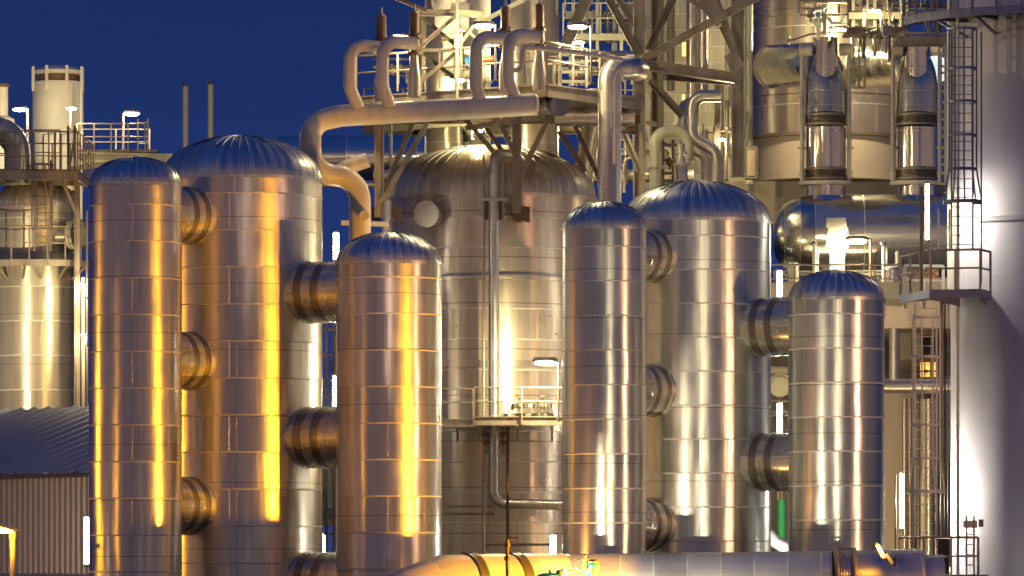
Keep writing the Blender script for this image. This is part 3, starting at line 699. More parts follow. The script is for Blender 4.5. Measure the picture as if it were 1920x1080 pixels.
# ---- beige header and its branches
YH = 154.6
hdr = pipe([(1005, 196, YH), (640, 217, YH+.8), (582, 230, YH+.9), (582, 327, YH+.9), (675, 331, YH+1.3), (675, 480, YH+1.3), (675, 1250, YH+1.3)], 20.5, 'beige', 'thick beige header pipe that sweeps round and down at its left end', 'header_pipe', 'pipe', 2.3, 28)
c = W(1005, 196, YH); part(MB().lathe(dome_prof(20*S(YH), .12, 8), 28, Matrix.Translation(c+Vector((-.02, 0, 0))) @ Matrix.Rotation(math.pi/2, 4, 'Y')), 'end_cap', 'beige', hdr)
part(MB().tube([W(683, 404, YH+.9), W(683, 404, YH+.1)], 9.5*S(YH), 20), 'stub', 'beige', hdr)
pipe([(690, 300, 158), (650, 314, 158), (628, 326, 158)], 14, 'beige', 'short beige branch pipe behind the bend of the header', 'branch_pipe', 'pipe', 2)
def candy(x0, y0, x1, yt, x2, y2, lab, Y=154.9):
    pts = [(x0, y0, Y-.1), (x1, y0-38, Y-.25), (x1, yt, Y-.2), (x2, y2, Y+.4)]
    return pipe(pts, 12, 'beige', lab, 'swan_neck_pipe', 'pipe', 2.6, 24, 'swan-neck pipes on the beige header')
candy(672, 203, 656, 82, 716, 90, 'leftmost beige swan-neck pipe on the header')
candy(731, 200, 717, 76, 778, 82, 'second beige swan-neck pipe from the left, with a lamp above its bend')
candy(902, 194, 892, 70, 946, 70, 'third swan-neck pipe from the left, behind the platform lamp')
candy(968, 190, 953, 62, 1010, 70, 'rightmost beige swan-neck pipe, beside the silver column')
def relief(x, yt, yj, Y, label, mat='rusty'):
    k = S(Y); t = thing('relief_valve', label, 'valve', W(x, yj+95, Y), 'rusty relief valves on the platform')
    part(MB().tube([W(x, yj-12, Y), W(x, yt+16, Y)], 9.3*k, 20), 'bonnet', mat, t)
    part(MB().tube([W(x, yt+16, Y), W(x, yt, Y)], 2.4*k, 10).tube([W(x, yt+17, Y), W(x, yt+13, Y)], 6*k, 16), 'spindle_cap', 'steel', t)
    body = MB().tube([W(x, yj-12, Y), W(x, yj-8, Y), W(x, yj+8, Y), W(x, yj+14, Y)], 9*k, 20, rr=[8*k, 10*k, 10*k, 7*k]).tube([W(x-14, yj, Y), W(x, yj, Y)], 9*k, 20)
    part(body, 'valve_body', mat, t)
    for yy in (yj-14, yj+18):
        mb = MB().tube([W(x, yy-2.2, Y), W(x, yy-.2, Y)], 12.5*k, 22).tube([W(x, yy+.2, Y), W(x, yy+2.2, Y)], 12.5*k, 22)
        for q in range(8): a = q*math.pi/4+.2; p = W(x, yy, Y)+Vector((math.cos(a), math.sin(a), 0))*10.8*k; mb.tube([p-Vector((0, 0, .09)), p+Vector((0, 0, .09))], .024, 6)
        part(mb, 'flange', mat, t)
    for q in (-16, -13):
        part(MB().tube([W(x+q-1, yj, Y), W(x+q+1, yj, Y)], 12.5*k, 22), 'flange', mat, t)
    part(MB().tube([W(x, yj+20, Y), W(x, yj+34, Y), W(x, yj+64, Y), W(x, yj+100, Y)], 9*k, 20, rr=[7*k, 8*k, 13*k, 13*k]), 'inlet_cone', 'vess', t)
relief(715, 14, 90, 156.5, 'dark rusty relief valve, leftmost on the platform against the blue sky')
relief(777, 8, 82, 156.3, 'brown rusty relief valve left of the white hopper frame')
relief(948, -2, 70, 156.2, 'yellow-lit relief valve in front of the silver column\'s left edge')
relief(1011, -6, 70, 156.0, 'rusty relief valve in front of the silver column, at the rightmost swan neck')
pipe([(962, 132, 154.0), (978, 130, 154.0), (981, 88, 154.0), (1012, 90, 154.2), (1085, 98, 154.5), (1165, 112, 156)], 4.5, 'beige', 'thin beige pipe stepping up from the rightmost swan neck along the top of the rail', 'small_pipe', 'pipe', 2.2, 12)
# ---- slim frame with white hopper
t = thing('braced_tower', 'slim braced steel tower holding a white hopper on the platform', 'steelwork', W(820, 165, 158.5))
YT_ = 158.6; YB_ = 162.4
for (x, Y, mt) in ((787, YT_, 'steel'), (856, YT_, 'cream'), (792, YB_, 'steel'), (901, YT_+1.8, 'cream')):
    part(MB().ibeam(W(x, 168, Y), W(x, 18, Y), 9*S(Y), 9*S(Y)), 'leg', mt, t)
part(MB().tube([W(857, 185, 158.1), W(857, -40, 158.1)], 2.6*S(158), 10), 'leg', 'cream', t)
for (x0, y0, x1, y1, Y, mt, wd) in ((784, 24, 860, 24, YT_-.05, 'steel', 12), (860, 24, 903, 28, YT_+.6, 'cream', 12), (784, 94, 858, 94, YT_-.03, 'steel', 6), (788, 88, 856, 28, YT_-.1, 'steel', 7), (788, 30, 856, 86, YT_+.2, 'steeld', 7), (790, 152, 856, 98, YT_-.1, 'steel', 7), (790, 98, 856, 150, YT_+.2, 'steeld', 7), (858, 90, 902, 30, YT_+1, 'cream', 6), (735, -6, 800, 20, YT_-.3, 'steeld', 7), (905, 40, 1000, -10, 161, 'cream', 8), (858, 40, 905, 84, YT_+1.2, 'cream', 5)):
    part(MB().ibeam(W(x0, y0, Y), W(x1, y1, Y), wd*S(Y), wd*S(Y)), 'brace' if y0 != y1 else 'beam', mt, t)
t = thing('white_hopper', 'white hopper with rounded bottom hanging inside the slim braced tower', 'hopper', W(840, 68, 160.4)); c = W(842, 68, 160.4); k = S(160)
part(MB().lathe([(.004, 0), (20*k, 3*k), (27*k, 12*k), (27*k, 50*k), (33*k, 58*k), (33*k, 130*k)], 40, Matrix.Translation(c)), 'shell', 'silo', t)
part(MB().lathe([(12*k, -75*k), (12*k, -8*k), (14*k, -6*k), (14*k, 2*k)], 28, Matrix.Translation(c)), 'outlet', 'cream', t)
part(MB().lathe([(15*k, -10*k), (17*k, -10*k), (17*k, -6*k), (15*k, -6*k)], 28, Matrix.Translation(c)), 'flange', 'rusty', t)
part(MB().tube([c+Vector((29*k, -.2, 8*k)), c+Vector((29*k, -.2, 60*k))], 9*k, 16), 'side_pipe', 'silo', t)
def column(cx, Rpx, Y, ytop, ybot, mat, label, name='clad_column', group=None):
    k = S(Y); c = W(cx, ybot, Y); H = W(0, ytop, Y).z-c.z; t = thing(name, label, 'column', c, group); R = Rpx*k
    part(MB().lathe([(R, 0), (R, H*.25), (R, H*.5), (R, H*.75), (R, H)], 64, Matrix.Translation(c), vfun=lambda z, a: H-z+.4), 'shell', mat, t); return t
column(832, 36, 167, -60, 330, 'fary', 'silver column behind the white hopper, passing down into the big dome')
column(890, 30, 169.5, -60, 330, 'silo', 'pale column behind the third swan-neck pipe')
column(1003, 45, 165.5, -60, 320, 'fary', 'bright silver column rising from the big dome behind the rusty relief valves')
pipe([(700, 330, 176), (1300, 330, 176)], 12, 'far', 'level clad pipe behind the foot of the right-hand braces', 'pipe', 'pipe', 1)
flood_lamp(907, 48, 157, 929, 152, 'curved-arm lamp above the third swan neck, lit yellow', 40, 500, E=280)
flood_lamp(1083, 50, 156.8, 1108, 158, 'curved-arm lamp on the right part of the valve platform', 38, 500)
flood_lamp(747, 69, 158.4, 770, 150, 'lamp peeking out above the bend of the second swan neck', 26, 500)
flood_lamp(1084, 80, 170, 1092, 160, 'lower glaring lamp right of the silver column, farther back', 26, 800, E=900)
flood_lamp(858, 150, 166, 880, 166, 'lamp low on the platform behind the braced tower', 30, 500, name='deck_lamp', E=220)
flood_lamp(1105, 250, 168, 1120, 330, 'small lamp left of the gored elbow pipe, under the platform', 18, 700, E=220)
flood_lamp(895, 246, 163.5, 884, 262, 'lamp under the platform shining on the top of the big dome', 20, 300, E=260)
# actuator and small valves behind the swan necks
t = thing('valve_actuator', 'orange-red actuator cylinder with a blue box between the third and fourth swan necks', 'valve', W(900, 160, 158.6)); k = S(158.6)
part(MB().tube([W(897, 113, 158.6), W(922, 111, 158.6)], 6*k, 20).tube([W(922, 111, 158.6), W(925, 111, 158.6)], 7*k, 20), 'cylinder', 'red', t)
part(MB().bar(W(872, 112, 158.4), W(880, 112, 158.4), .22, .3), 'positioner', 'blue', t)
part(MB().tube([W(870, 97, 158.5), W(886, 97, 158.5)], 5*k, 12).tube([W(878, 104, 158.5), W(878, 92, 158.5)], 6*k, 12), 'gauge', 'cream', t)
part(MB().tube([W(868, 119, 158.6), W(892, 119, 158.6)], 3.2*k, 10), 'bracket', 'red', t)
part(MB().tube([W(884, 118, 158.6), W(884, 165, 158.6)], 3*k, 10), 'stand', 'steel', t)
pipe([(860, 138, 160), (895, 138, 160), (912, 150, 160), (912, 170, 160)], 8, 'cream', 'cream elbow pipe on the deck under the orange-red actuator', 'elbow_pipe', 'pipe', 1.6, flanges=(.15, .8))
t = thing('gate_valve', 'dark hand-wheel valve behind the right part of the platform railing', 'valve', W(1040, 150, 159)); k = S(159)
part(MB().tube([W(1040, 160, 159), W(1040, 122, 159)], 4*k, 12), 'stem', 'steeld', t)
part(MB().tube([W(1025, 121, 159), W(1062, 119, 159)], 4.5*k, 12).sphere(W(1040, 117, 159), 7*k), 'valve_body', 'steeld', t)
def handwheel(t, c, r, mat='steeld', ax='z'):
    pts = [Vector(c)+(Vector((math.cos(a), math.sin(a)*.9, .18*math.sin(a))) if ax == 'z' else Vector((math.cos(a), .1, math.sin(a))))*r for a in [i*math.pi/8 for i in range(17)]]
    part(MB().tube(pts, r*.12, 6, caps=False).tube([pts[0], pts[8]], r*.08, 6).tube([pts[4], pts[12]], r*.08, 6), 'handwheel', mat, t)
handwheel(t, W(1040, 106, 158.8), 9*k)
for i, (x, y, wd, h_) in enumerate(((1075, 135, 50, 36), (1060, 128, 20, 50))):
    t = thing('equipment_skid', ('cream boxed frame on the deck behind the railing, right of the silver column', 'narrow cream box frame next to the silver column')[i], 'skid', W(x, y+h_/2, 163))
    mb = MB(); Y = 163+i
    for sx in (-1, 1): part(MB().bar(W(x+sx*wd/2, y+h_/2+8, Y), W(x+sx*wd/2, y-h_/2, Y), .12, .12), 'post', 'cream', t)
    for sy in (-1, 0, 1): part(MB().bar(W(x-wd/2, y+sy*h_/2, Y-.01), W(x+wd/2, y+sy*h_/2, Y-.01), .10, .10), 'shelf', 'cream', t)
pipe([(1075, 104, 166), (1190, 104, 166)], 9, 'pipe', 'level silver pipe behind the platform rail, right of the lamp pole', 'pipe', 'pipe', 1)
pipe([(1080, 128, 168), (1180, 128, 168)], 14, 'far', 'thicker level pipe below the silver one, behind the platform rail', 'pipe', 'pipe', 1)
t = thing('horizontal_drum', 'short horizontal drum with flat end cap at the right end of the header', 'drum', W(1035, 215, 158.6)); k = S(158.6)
part(MB().tube([W(985, 201, 159.6), W(1046, 198, 158.4)], 16*k, 28), 'shell', 'pipe', t)
part(MB().tube([W(1044, 198, 158.5), W(1050, 198, 158.3)], 20*k, 32), 'end_plate', 'purple', t)
pipe([(1040, 212, 162.5), (1190, 212, 162.5)], 25, 'pipe', 'fat insulated pipe leaving the platform to the right, behind the gored elbow', 'insulated_pipe', 'pipe', 1, 28)
pipe([(1088, 345, 166), (1110, 235, 166), (1150, 200, 166)], 18, 'far', 'slanting clad pipe behind the gored elbow pipe, right of the dome', 'insulated_pipe', 'pipe', 2, 24)
pipe([(1143, 1240, 157), (1143, 128, 157), (1184, 128, 157.6), (1196, 131, 160), (1196, 131, 168)], 22, 'pipe', 'tall gored silver pipe with a wide top bend, in front of the steel lattice', 'gored_pipe', 'pipe', 1.9, 32)
# duct behind at left
pipe([(520, 296, 186), (830, 296, 186)], 42, 'shiny', 'wide horizontal silver duct behind the header, blue above and yellow below', 'duct', 'duct', 1, 40)
pipe([(520, 346, 184), (735, 346, 184)], 6, 'far', 'thin level pipe under the wide silver duct', 'pipe', 'pipe', 1)
pipe([(733, 220, 164), (733, 420, 164)], 2.6, 'rail', 'thin upright rod just right of the frame\'s left leg', 'rod', 'pipe', 1, 8)
pipe([(700, 240, 165), (870, 226, 165), (885, 250, 166)], 10, 'cream', 'short yellowish pipe just below the header, left half', 'pipe', 'pipe', 1.5)
# ---- downcomer in front of vessel 7
pipe([(965, 289, 162), (926, 289, 160.2), (926, 430, 160.1), (926, 944, 160.1), (1090, 948, 160.1)], 9.5, 'pipe', 'long grey downpipe in front of the big vessel, turning right near its foot', 'downcomer', 'pipe', 2.4, 24)
pipe([(907, 290, 160), (907, 1000, 160)], 2.1, 'rail', 'thin upright rail just left of the long grey downpipe', 'rod', 'pipe', 1, 8)
pipe([(943, 300, 160), (943, 420, 160)], 2.1, 'rail', 'thin upright rail right of the long grey downpipe\'s top', 'rod', 'pipe', 1, 8)
t = thing('pipe_bracket', 'steel bracket holding the long grey downpipe at the big vessel\'s shoulder', 'bracket', W(925, 375, 160))
part(MB().bar(W(903, 374, 160), W(952, 374, 160), .1, .1), 'arm', 'cream', t)
for x in (911, 938): part(MB().bar(W(x, 376, 160.4), W(x, 412, 160.4), .16, .16), 'lug', 'rusty', t)
# ---- middle platform
t = thing('service_platform', 'service platform with double rails halfway up the big vessel, below the lamp', 'platform', W(940, 795, 159))
a, b_ = W(815, 786, 158.5), W(1068, 786, 158.5)
slab(t, [(a.x, 158.5), (b_.x, 158.5), (b_.x, 161.3), (a.x, 161.3)], a.z, .08)
part(MB().ibeam((a.x, 158.5, a.z-.12), (W(890, 0, 158.5).x, 158.5, a.z-.12), .1, .26), 'edge_beam', 'rail', t)
part(MB().ibeam((W(888, 0, 158).x, 158.2, a.z-.06), (b_.x, 158.2, a.z-.06), .12, .30), 'edge_beam', 'steel', t)
railing(t, [(a.x, 158.45, a.z), (W(887, 0, 158).x, 158.45, a.z)], 1.0, 1.6, mid=(.55,))
railing(t, [(W(889, 0, 158).x, 158.1, a.z), (b_.x, 158.1, a.z)], 1.03, 1.5, mid=(.55,))
for x in (858, 905, 970, 1035): part(MB().bar(W(x, 799, 158.8), W(x, 799, 161.2), .10, .16).bar(W(x, 800, 158.9), W(x, 826, 161.0), .07, .07), 'bracket', 'steel', t)
flood_lamp(1022, 679, 157.6, 1047, 790, 'lamp with a curved arm glaring on the big vessel above the service platform', 46, 150, E=1400)
# valve manifold on the platform
t = thing('valve_manifold', 'cluster of small valves and pipes on the service platform', 'valves', W(1000, 785, 159.6)); k = S(159.6); Y = 159.6
part(MB().tube(rounded(PP((955, 783, Y), (957, 762, Y), (1040, 760, Y), (1043, 783, Y)), .3), 4*k, 12), 'pipe_run', 'cream', t)
part(MB().tube(PP((940, 778, Y+.3), (1050, 778, Y+.3)), 3*k, 10), 'pipe_run', 'steel', t)
for x in (975, 1017):
    part(MB().tube(PP((x, 772, Y), (x, 746, Y)), 3*k, 10).sphere(W(x, 760, Y), 7*k), 'valve_body', 'steeld', t); handwheel(t, W(x, 743, Y-.05), 8*k)
for x in (965, 985, 1005, 1030): part(MB().tube(PP((x, 764, Y-.1), (x, 757, Y-.1)), 6*k, 12), 'flange', 'dark', t)
for i, x in enumerate((912, 944)):
    t = thing('drain_valve', ('left drain valve hanging under the service platform beside the downpipe', 'right drain valve hanging under the service platform')[i], 'valve', W(x, 850, 159.3)); Y = 159.3
    part(MB().tube(PP((x, 852, Y), (x, 800, Y)), 2*k, 8), 'stem', 'steeld', t)
    for yy in (815, 830): part(MB().tube(PP((x-7, yy, Y), (x+7, yy, Y)), 2.5*k, 8).sphere(W(x, yy, Y), 5*k), 'valve_body', 'rusty', t)
pipe([(952, 800, 159.5), (952, 1040, 159.5)], 3.2, 'rusty', 'rusty thin riser under the right drain valve', 'riser_pipe', 'pipe', 1, 10)
for i, (y, lab) in enumerate(((949, 'upper level rail across the foot of the big vessel'), (963, 'lower level rail across the foot of the big vessel'), (1021, 'short level rail near the standpipe'))):
    pipe([(828 if y < 1000 else 905, y, 159.6), (926 if y < 1000 else 1040, y, 159.6)], 2.4, 'steel', lab, 'guide_rail', 'rail', 1, 8)
pipe([(907, 900, 159.2), (907, 1240, 159.2)], 3, 'steel', 'thin post left of the downpipe\'s bottom bend', 'post', 'post', 1, 8)
tube_lamp(1037, 1004, 1042, 152, 'short upright tube lamp just above the orange-lit elbow', 9, 90)
tube_lamp(630, 437, 486, 158, 'upper tube lamp in the gap above the left set\'s short column', 9, 60, E=40)
tube_lamp(628, 706, 762, 156.5, 'lower tube lamp in the gap left of the short yellow-glaring column', 8, 60, E=40)
# gap between the tank and the short column
t = thing('pipe_trestle', 'lattice of small steel seen in the gap left of the short column', 'steelwork', W(618, 1000, 170))
for x in (612, 626): part(MB().bar(W(x, 1250, 170), W(x, 600, 170), .10, .10), 'post', 'rail', t)
for i in range(9):
    y = 618+i*48; part(MB().bar(W(606, y, 170.1), W(634, y, 170.1), .09, .09), 'rung', 'cream', t)
    if i % 2: part(MB().bar(W(608, y, 170.2), W(632, y+44, 170.2), .06, .06), 'brace', 'steel', t)
tangle('thin pipes crossing the gap between the widest tank and the short column', 173, 604, 636, 600, 1000, 9, 3)
t = simple('yellow_cabinet', 'yellow-lit cabinet deep in the gap below the lower nozzle of the short column', 'cabinet', MB().box(W(604, 985, 176), W(640, 878, 177)).box(W(612, 970, 175.9), W(622, 895, 176)), 'cream')
pipe([(600, 960, 172), (640, 960, 172)], 12, 'conc', 'brown level pipe in the gap left of the short column', 'pipe', 'pipe', 1)
tube_lamp(609, 1000, 1062, 171, 'half-hidden tube lamp low in the gap left of the short column', 6, 100)

tangle('short pipes between the header and the top of the big dome', 168, 735, 960, 222, 275, 9, 5)
tangle('small pipes right of the big dome, behind the gored silver pipe', 172, 1090, 1190, 215, 375, 13, 6)
tangle('small pipes on the valve platform behind the braced tower', 165, 700, 800, 105, 165, 8, 8, ('rail', 'cream', 'steel'))
tangle('small pipes on the valve platform right of the silver column', 164, 1045, 1180, 105, 165, 12, 9)

# ------------------------------------------------------------------ RIGHT: lattice
t = thing('steel_lattice', 'tall brown steel lattice of columns, beams and diagonals at the top centre-right', 'steelwork', W(1250, 370, 172))
for (x, y0, y1, Y, wd, mt) in ((1198, -60, 1250, 170, 22, 'steel'), (1232, -60, 1250, 173, 24, 'steeld'), (1383, -60, 332, 171, 24, 'steel'), (1345, 150, 340, 176, 10, 'steeld'), (1150, 150, 340, 176, 12, 'cream')):
    part(MB().ibeam(W(x, y1, Y), W(x, y0, Y), wd*S(Y), wd*S(Y)), 'column', mt, t)
for (x0, y0, x1, y1, Y, wd, mt) in ((1204, 121, 1378, 146, 169.7, 20, 'steel'), (1210, 142, 1378, 156, 174, 10, 'steeld'), (1205, 112, 1430, -12, 169.4, 15, 'steel'), (1335, -20, 1388, 124, 170.5, 13, 'steel'), (1352, 50, 1385, 118, 171.0, 8, 'steeld'), (1262, -20, 1330, 22, 170, 8, 'steel'), (1215, 95, 1290, -60, 172, 15, 'steeld'), (1058, 90, 1108, -20, 168.5, 22, 'steel'), (1132, -20, 1196, 100, 169.8, 14, 'steeld'), (1150, -20, 1200, 62, 171, 12, 'steel'), (1218, 150, 1280, 218, 172, 14, 'steeld'), (1358, 148, 1384, 166, 170.6, 8, 'steel'), (1160, 225, 1200, 320, 169, 12, 'steel'), (1205, 290, 1212, 292, 169, 8, 'steel'), (1208, 230, 1232, 233, 172.4, 8, 'steel'), (1208, 285, 1232, 288, 172.4, 8, 'steel'), (1330, -20, 1400, -20, 170, 20, 'steel')):
    part(MB().ibeam(W(x0, y0, Y), W(x1, y1, Y), wd*S(Y), wd*S(Y)), 'brace', mt, t)
part(MB().bar(W(1325, 28, 169.9), W(1350, 8, 169.9), 1.1, .06, up=(0, 1, 0)), 'gusset_plate', 'steel', t)
part(MB().bar(W(1368, 100, 170.3), W(1385, 130, 170.3), .5, .06, up=(0, 1, 0)), 'gusset_plate', 'steel', t)
# wall of cladding behind the lattice
t = simple('clad_wall', 'dim panelled wall behind the steel lattice', 'wall', MB(), 'far') if False else None
vw = thing('clad_wall', 'dim panelled wall behind the steel lattice', 'wall', W(1300, 400, 184))
mb = MB(); mb.v = [W(1210, 420, 184), W(1405, 420, 184), W(1405, -80, 184), W(1210, -80, 184)]; k = S(184)
mb.face([0, 1, 2, 3], [(0, 0), (195*k, 0), (195*k, 500*k), (0, 500*k)]); mb.v += [v+Vector((0, .3, 0)) for v in mb.v[:4]]; mb.face([7, 6, 5, 4]); mb.face([3, 2, 6, 7]); mb.face([0, 4, 5, 1]); mb.face([0, 3, 7, 4]); mb.face([1, 5, 6, 2])
M['wallp'] = clad('cladding_wall', base=(.50, .47, .38), row=.62, width=1.25, seam=.012, rough=.55, aniso=0, wob=.03, metallic=.35)
part(mb, 'sheeting', 'wallp', vw)
for i, (x, r, y0, y1, mt) in enumerate(((1297, 10, -60, 200, 'pipe'), (1318, 10, -60, 180, 'pipe'), (1366, 7, -60, 200, 'cream'), (1258, 7, -60, 170, 'steeld'), (1352, 5, 160, 340, 'steel'))):
    pipe([(x, y1, 179), (x, y0, 179)], r, mt, ('left of two silver risers behind the lattice diagonals', 'right of two silver risers behind the lattice diagonals', 'cream riser left of the lattice\'s right column', 'dark riser right of the lattice\'s left columns', 'thin riser behind the looped silver pipes')[i], 'riser_pipe', 'pipe', 1, 16)
t = simple('window_panel', 'small orange-glowing window slot behind the lattice diagonal', 'window', MB().box(W(1279, 105, 178.5), W(1286, 80, 178.6)), 'window', pname='pane')
t = simple('window_panel', 'tiny orange-glowing slot just above the looped silver pipes', 'window', MB().box(W(1279, 188, 178.5), W(1284, 178, 178.6)), 'window', pname='pane')
pipe([(1229, 390, 172), (1229, 246, 172), (1290, 246, 172), (1290, 300, 172)], 11, 'cream', 'cream pipe with a wide top bend, left of the looped silver pipes', 'bent_pipe', 'pipe', 2.2, 24, flanges=(.32,))
pipe([(1352, 180, 172), (1299, 180, 172), (1299, 258, 172), (1344, 284, 172), (1344, 370, 172)], 11.5, 'pipe', 'outer looped silver pipe, upper of the pair behind the wide grey tank', 'bent_pipe', 'pipe', 2.0, 24)
pipe([(1310, 194, 174), (1282, 194, 174), (1282, 266, 173), (1324, 292, 173), (1324, 370, 173)], 10.5, 'pipe', 'inner looped silver pipe tucked behind its larger neighbour', 'bent_pipe', 'pipe', 2.0, 24)
k = S(170); c = W(1277, 370, 170)
t = thing('strainer', 'small silver strainer pot with a flanged neck behind the wide grey tank\'s dome', 'strainer', c)
part(MB().lathe([(13*k, 0), (13*k, 62*k), (7*k, 78*k), (7*k, 100*k)], 32, Matrix.Translation(c)), 'shell', 'pipe', t)
part(MB().lathe([(15*k, 60*k), (15*k, 64*k)], 32, Matrix.Translation(c)).lathe([(11*k, 82*k), (11*k, 85*k)], 32, Matrix.Translation(c)), 'flange', 'cream', t)
t = thing('valve_rack', 'rack of small valves between the strainer pot and the cream bent pipe', 'rack', W(1255, 350, 173))
for x in (1243, 1262): part(MB().bar(W(x, 360, 173.5), W(x, 262, 173.5), .1, .1), 'post', 'steeld', t)
for y in (272, 300, 325): part(MB().bar(W(1235, y, 173.4), W(1280, y, 173.4), .1, .1), 'rail', 'steel', t)
part(MB().sphere(W(1256, 305, 173.2), .14).tube(PP((1256, 318, 173.2), (1256, 295, 173.2)), .05, 8), 'valve_body', 'rusty', t)
pipe([(1170, 330, 178), (1290, 330, 178)], 11, 'cream', 'level cream pipe behind the top of the wide grey tank', 'pipe', 'pipe', 1)
# small platforms with railings in the top centre
def small_deck(x0, x1, y, Y, label, d_=2.5, mat='cream', h=1.1, extra=()):
    a, b_ = W(x0, y, Y), W(x1, y, Y); t = thing('small_platform', label, 'platform', W((x0+x1)/2, y, Y), 'small platforms in the upper background')
    slab(t, [(a.x, Y), (b_.x, Y), (b_.x, Y+d_), (a.x, Y+d_)], a.z, .08)
    part(MB().ibeam((a.x, Y, a.z-.15), (b_.x, Y, a.z-.15), .1, .24), 'edge_beam', mat, t)
    railing(t, [(a.x, Y-.03, a.z), (b_.x, Y-.03, a.z)], h, .75, mat, mid=(.5,), fat=1.15)
    for x in extra: part(MB().bar(W(x, y+60, Y+.3), W(x, y-90, Y+.3), .12, .12), 'stanchion', mat, t)
    return t
small_deck(1056, 1196, 62, 176, 'upper small platform left of the lattice, against a patch of blue sky', extra=(1075, 1120, 1165))
small_deck(1060, 1180, 20, 178, 'topmost small platform left of the lattice', extra=(1100, 1140))
small_deck(1085, 1190, 98, 180, 'lowest small platform left of the lattice, behind the curved-arm lamp', extra=(1150, 1185))
for i in range(9):
    x = 1068+i*14; pipe([(x, 100-(i*37 % 40), 177.5), (x, 40-(i*23 % 50), 177.5), (x+12, 38-(i*23 % 50), 177.5)], 2.2+(i % 3)*.9, ('cream', 'rail', 'steel')[i % 3], '%s bent small-bore pipe in the tangle left of the lattice' % ('leftmost', 'second', 'third', 'fourth', 'middle', 'sixth', 'seventh', 'eighth', 'rightmost')[i], 'small_pipe', 'pipe', 2, 8, 'small-bore pipes left of the lattice')
small_deck(1090, 1125, 290, 176, 'tiny ladder landing seen through the braces right of the dome', h=1.6, extra=(1105,))

# ------------------------------------------------------------------ RIGHT: the big back vessel
YV = 188.0
k = S(YV); c = W(1552, 345, YV); H = W(0, -80, YV).z-c.z; R = 156*k
BV = thing('process_vessel', 'giant clad vessel on a beige skirt filling the upper right background', 'vessel', c)
zs = 82*k
part(MB().lathe([(R, zs), (R, zs+3), (R, zs+6), (R, H)], 110, Matrix.Translation(c), vfun=lambda z, a: H-z), 'shell', 'vess', BV)
part(MB().lathe([(R*1.0, 0), (R*1.0, zs-.05)], 110, Matrix.Translation(c)), 'skirt', 'concw', BV)
part(MB().lathe([(R+.02, zs-.08), (R+.16, zs-.06), (R+.16, zs+.06), (R+.02, zs+.08)], 110, Matrix.Translation(c)), 'skirt_ring', 'steeld', BV)
a_ = R_(-14); part(MB().tube([Vector((c.x+R*math.sin(a_)*1.0, YV-R*math.cos(a_)-.03, c.z+73*k)), Vector((c.x+R*math.sin(a_), YV-R*math.cos(a_)+.2, c.z+73*k))], 3.6*k, 16), 'vent_hole', 'steeld', BV)
for yy in (20, 38, 182): 
    z = W(0, yy, YV).z-c.z; part(MB().lathe([(R+.005, z-.14), (R+.06, z-.12), (R+.06, z+.12), (R+.005, z+.14)], 110, Matrix.Translation(c), vfun=lambda z_, a: .7), 'stiffener', 'vess', BV)
pipe([(1404, 345, 180), (1404, -60, 180)], 8, 'cream', 'cream riser along the left edge of the giant background vessel', 'riser_pipe', 'pipe', 1, 16)
t = thing('concrete_slab', 'yellow-lit concrete slab under the giant vessel\'s skirt', 'slab', W(1540, 400, 186)); q0, q1 = W(1350, 420, 181), W(1790, 340, 181); part(MB().box(q0, (q1.x, 196, q1.z)), 'beam', 'conc', t)
t = thing('equipment_box', 'dark box at the foot of the lattice\'s right column', 'cabinet', W(1408, 338, 178)); part(MB().box(W(1399, 335, 177), W(1419, 276, 177.6)), 'cabinet', 'steeld', t); part(MB().box(W(1402, 330, 176.95), W(1416, 282, 177)), 'door', 'steel', t)
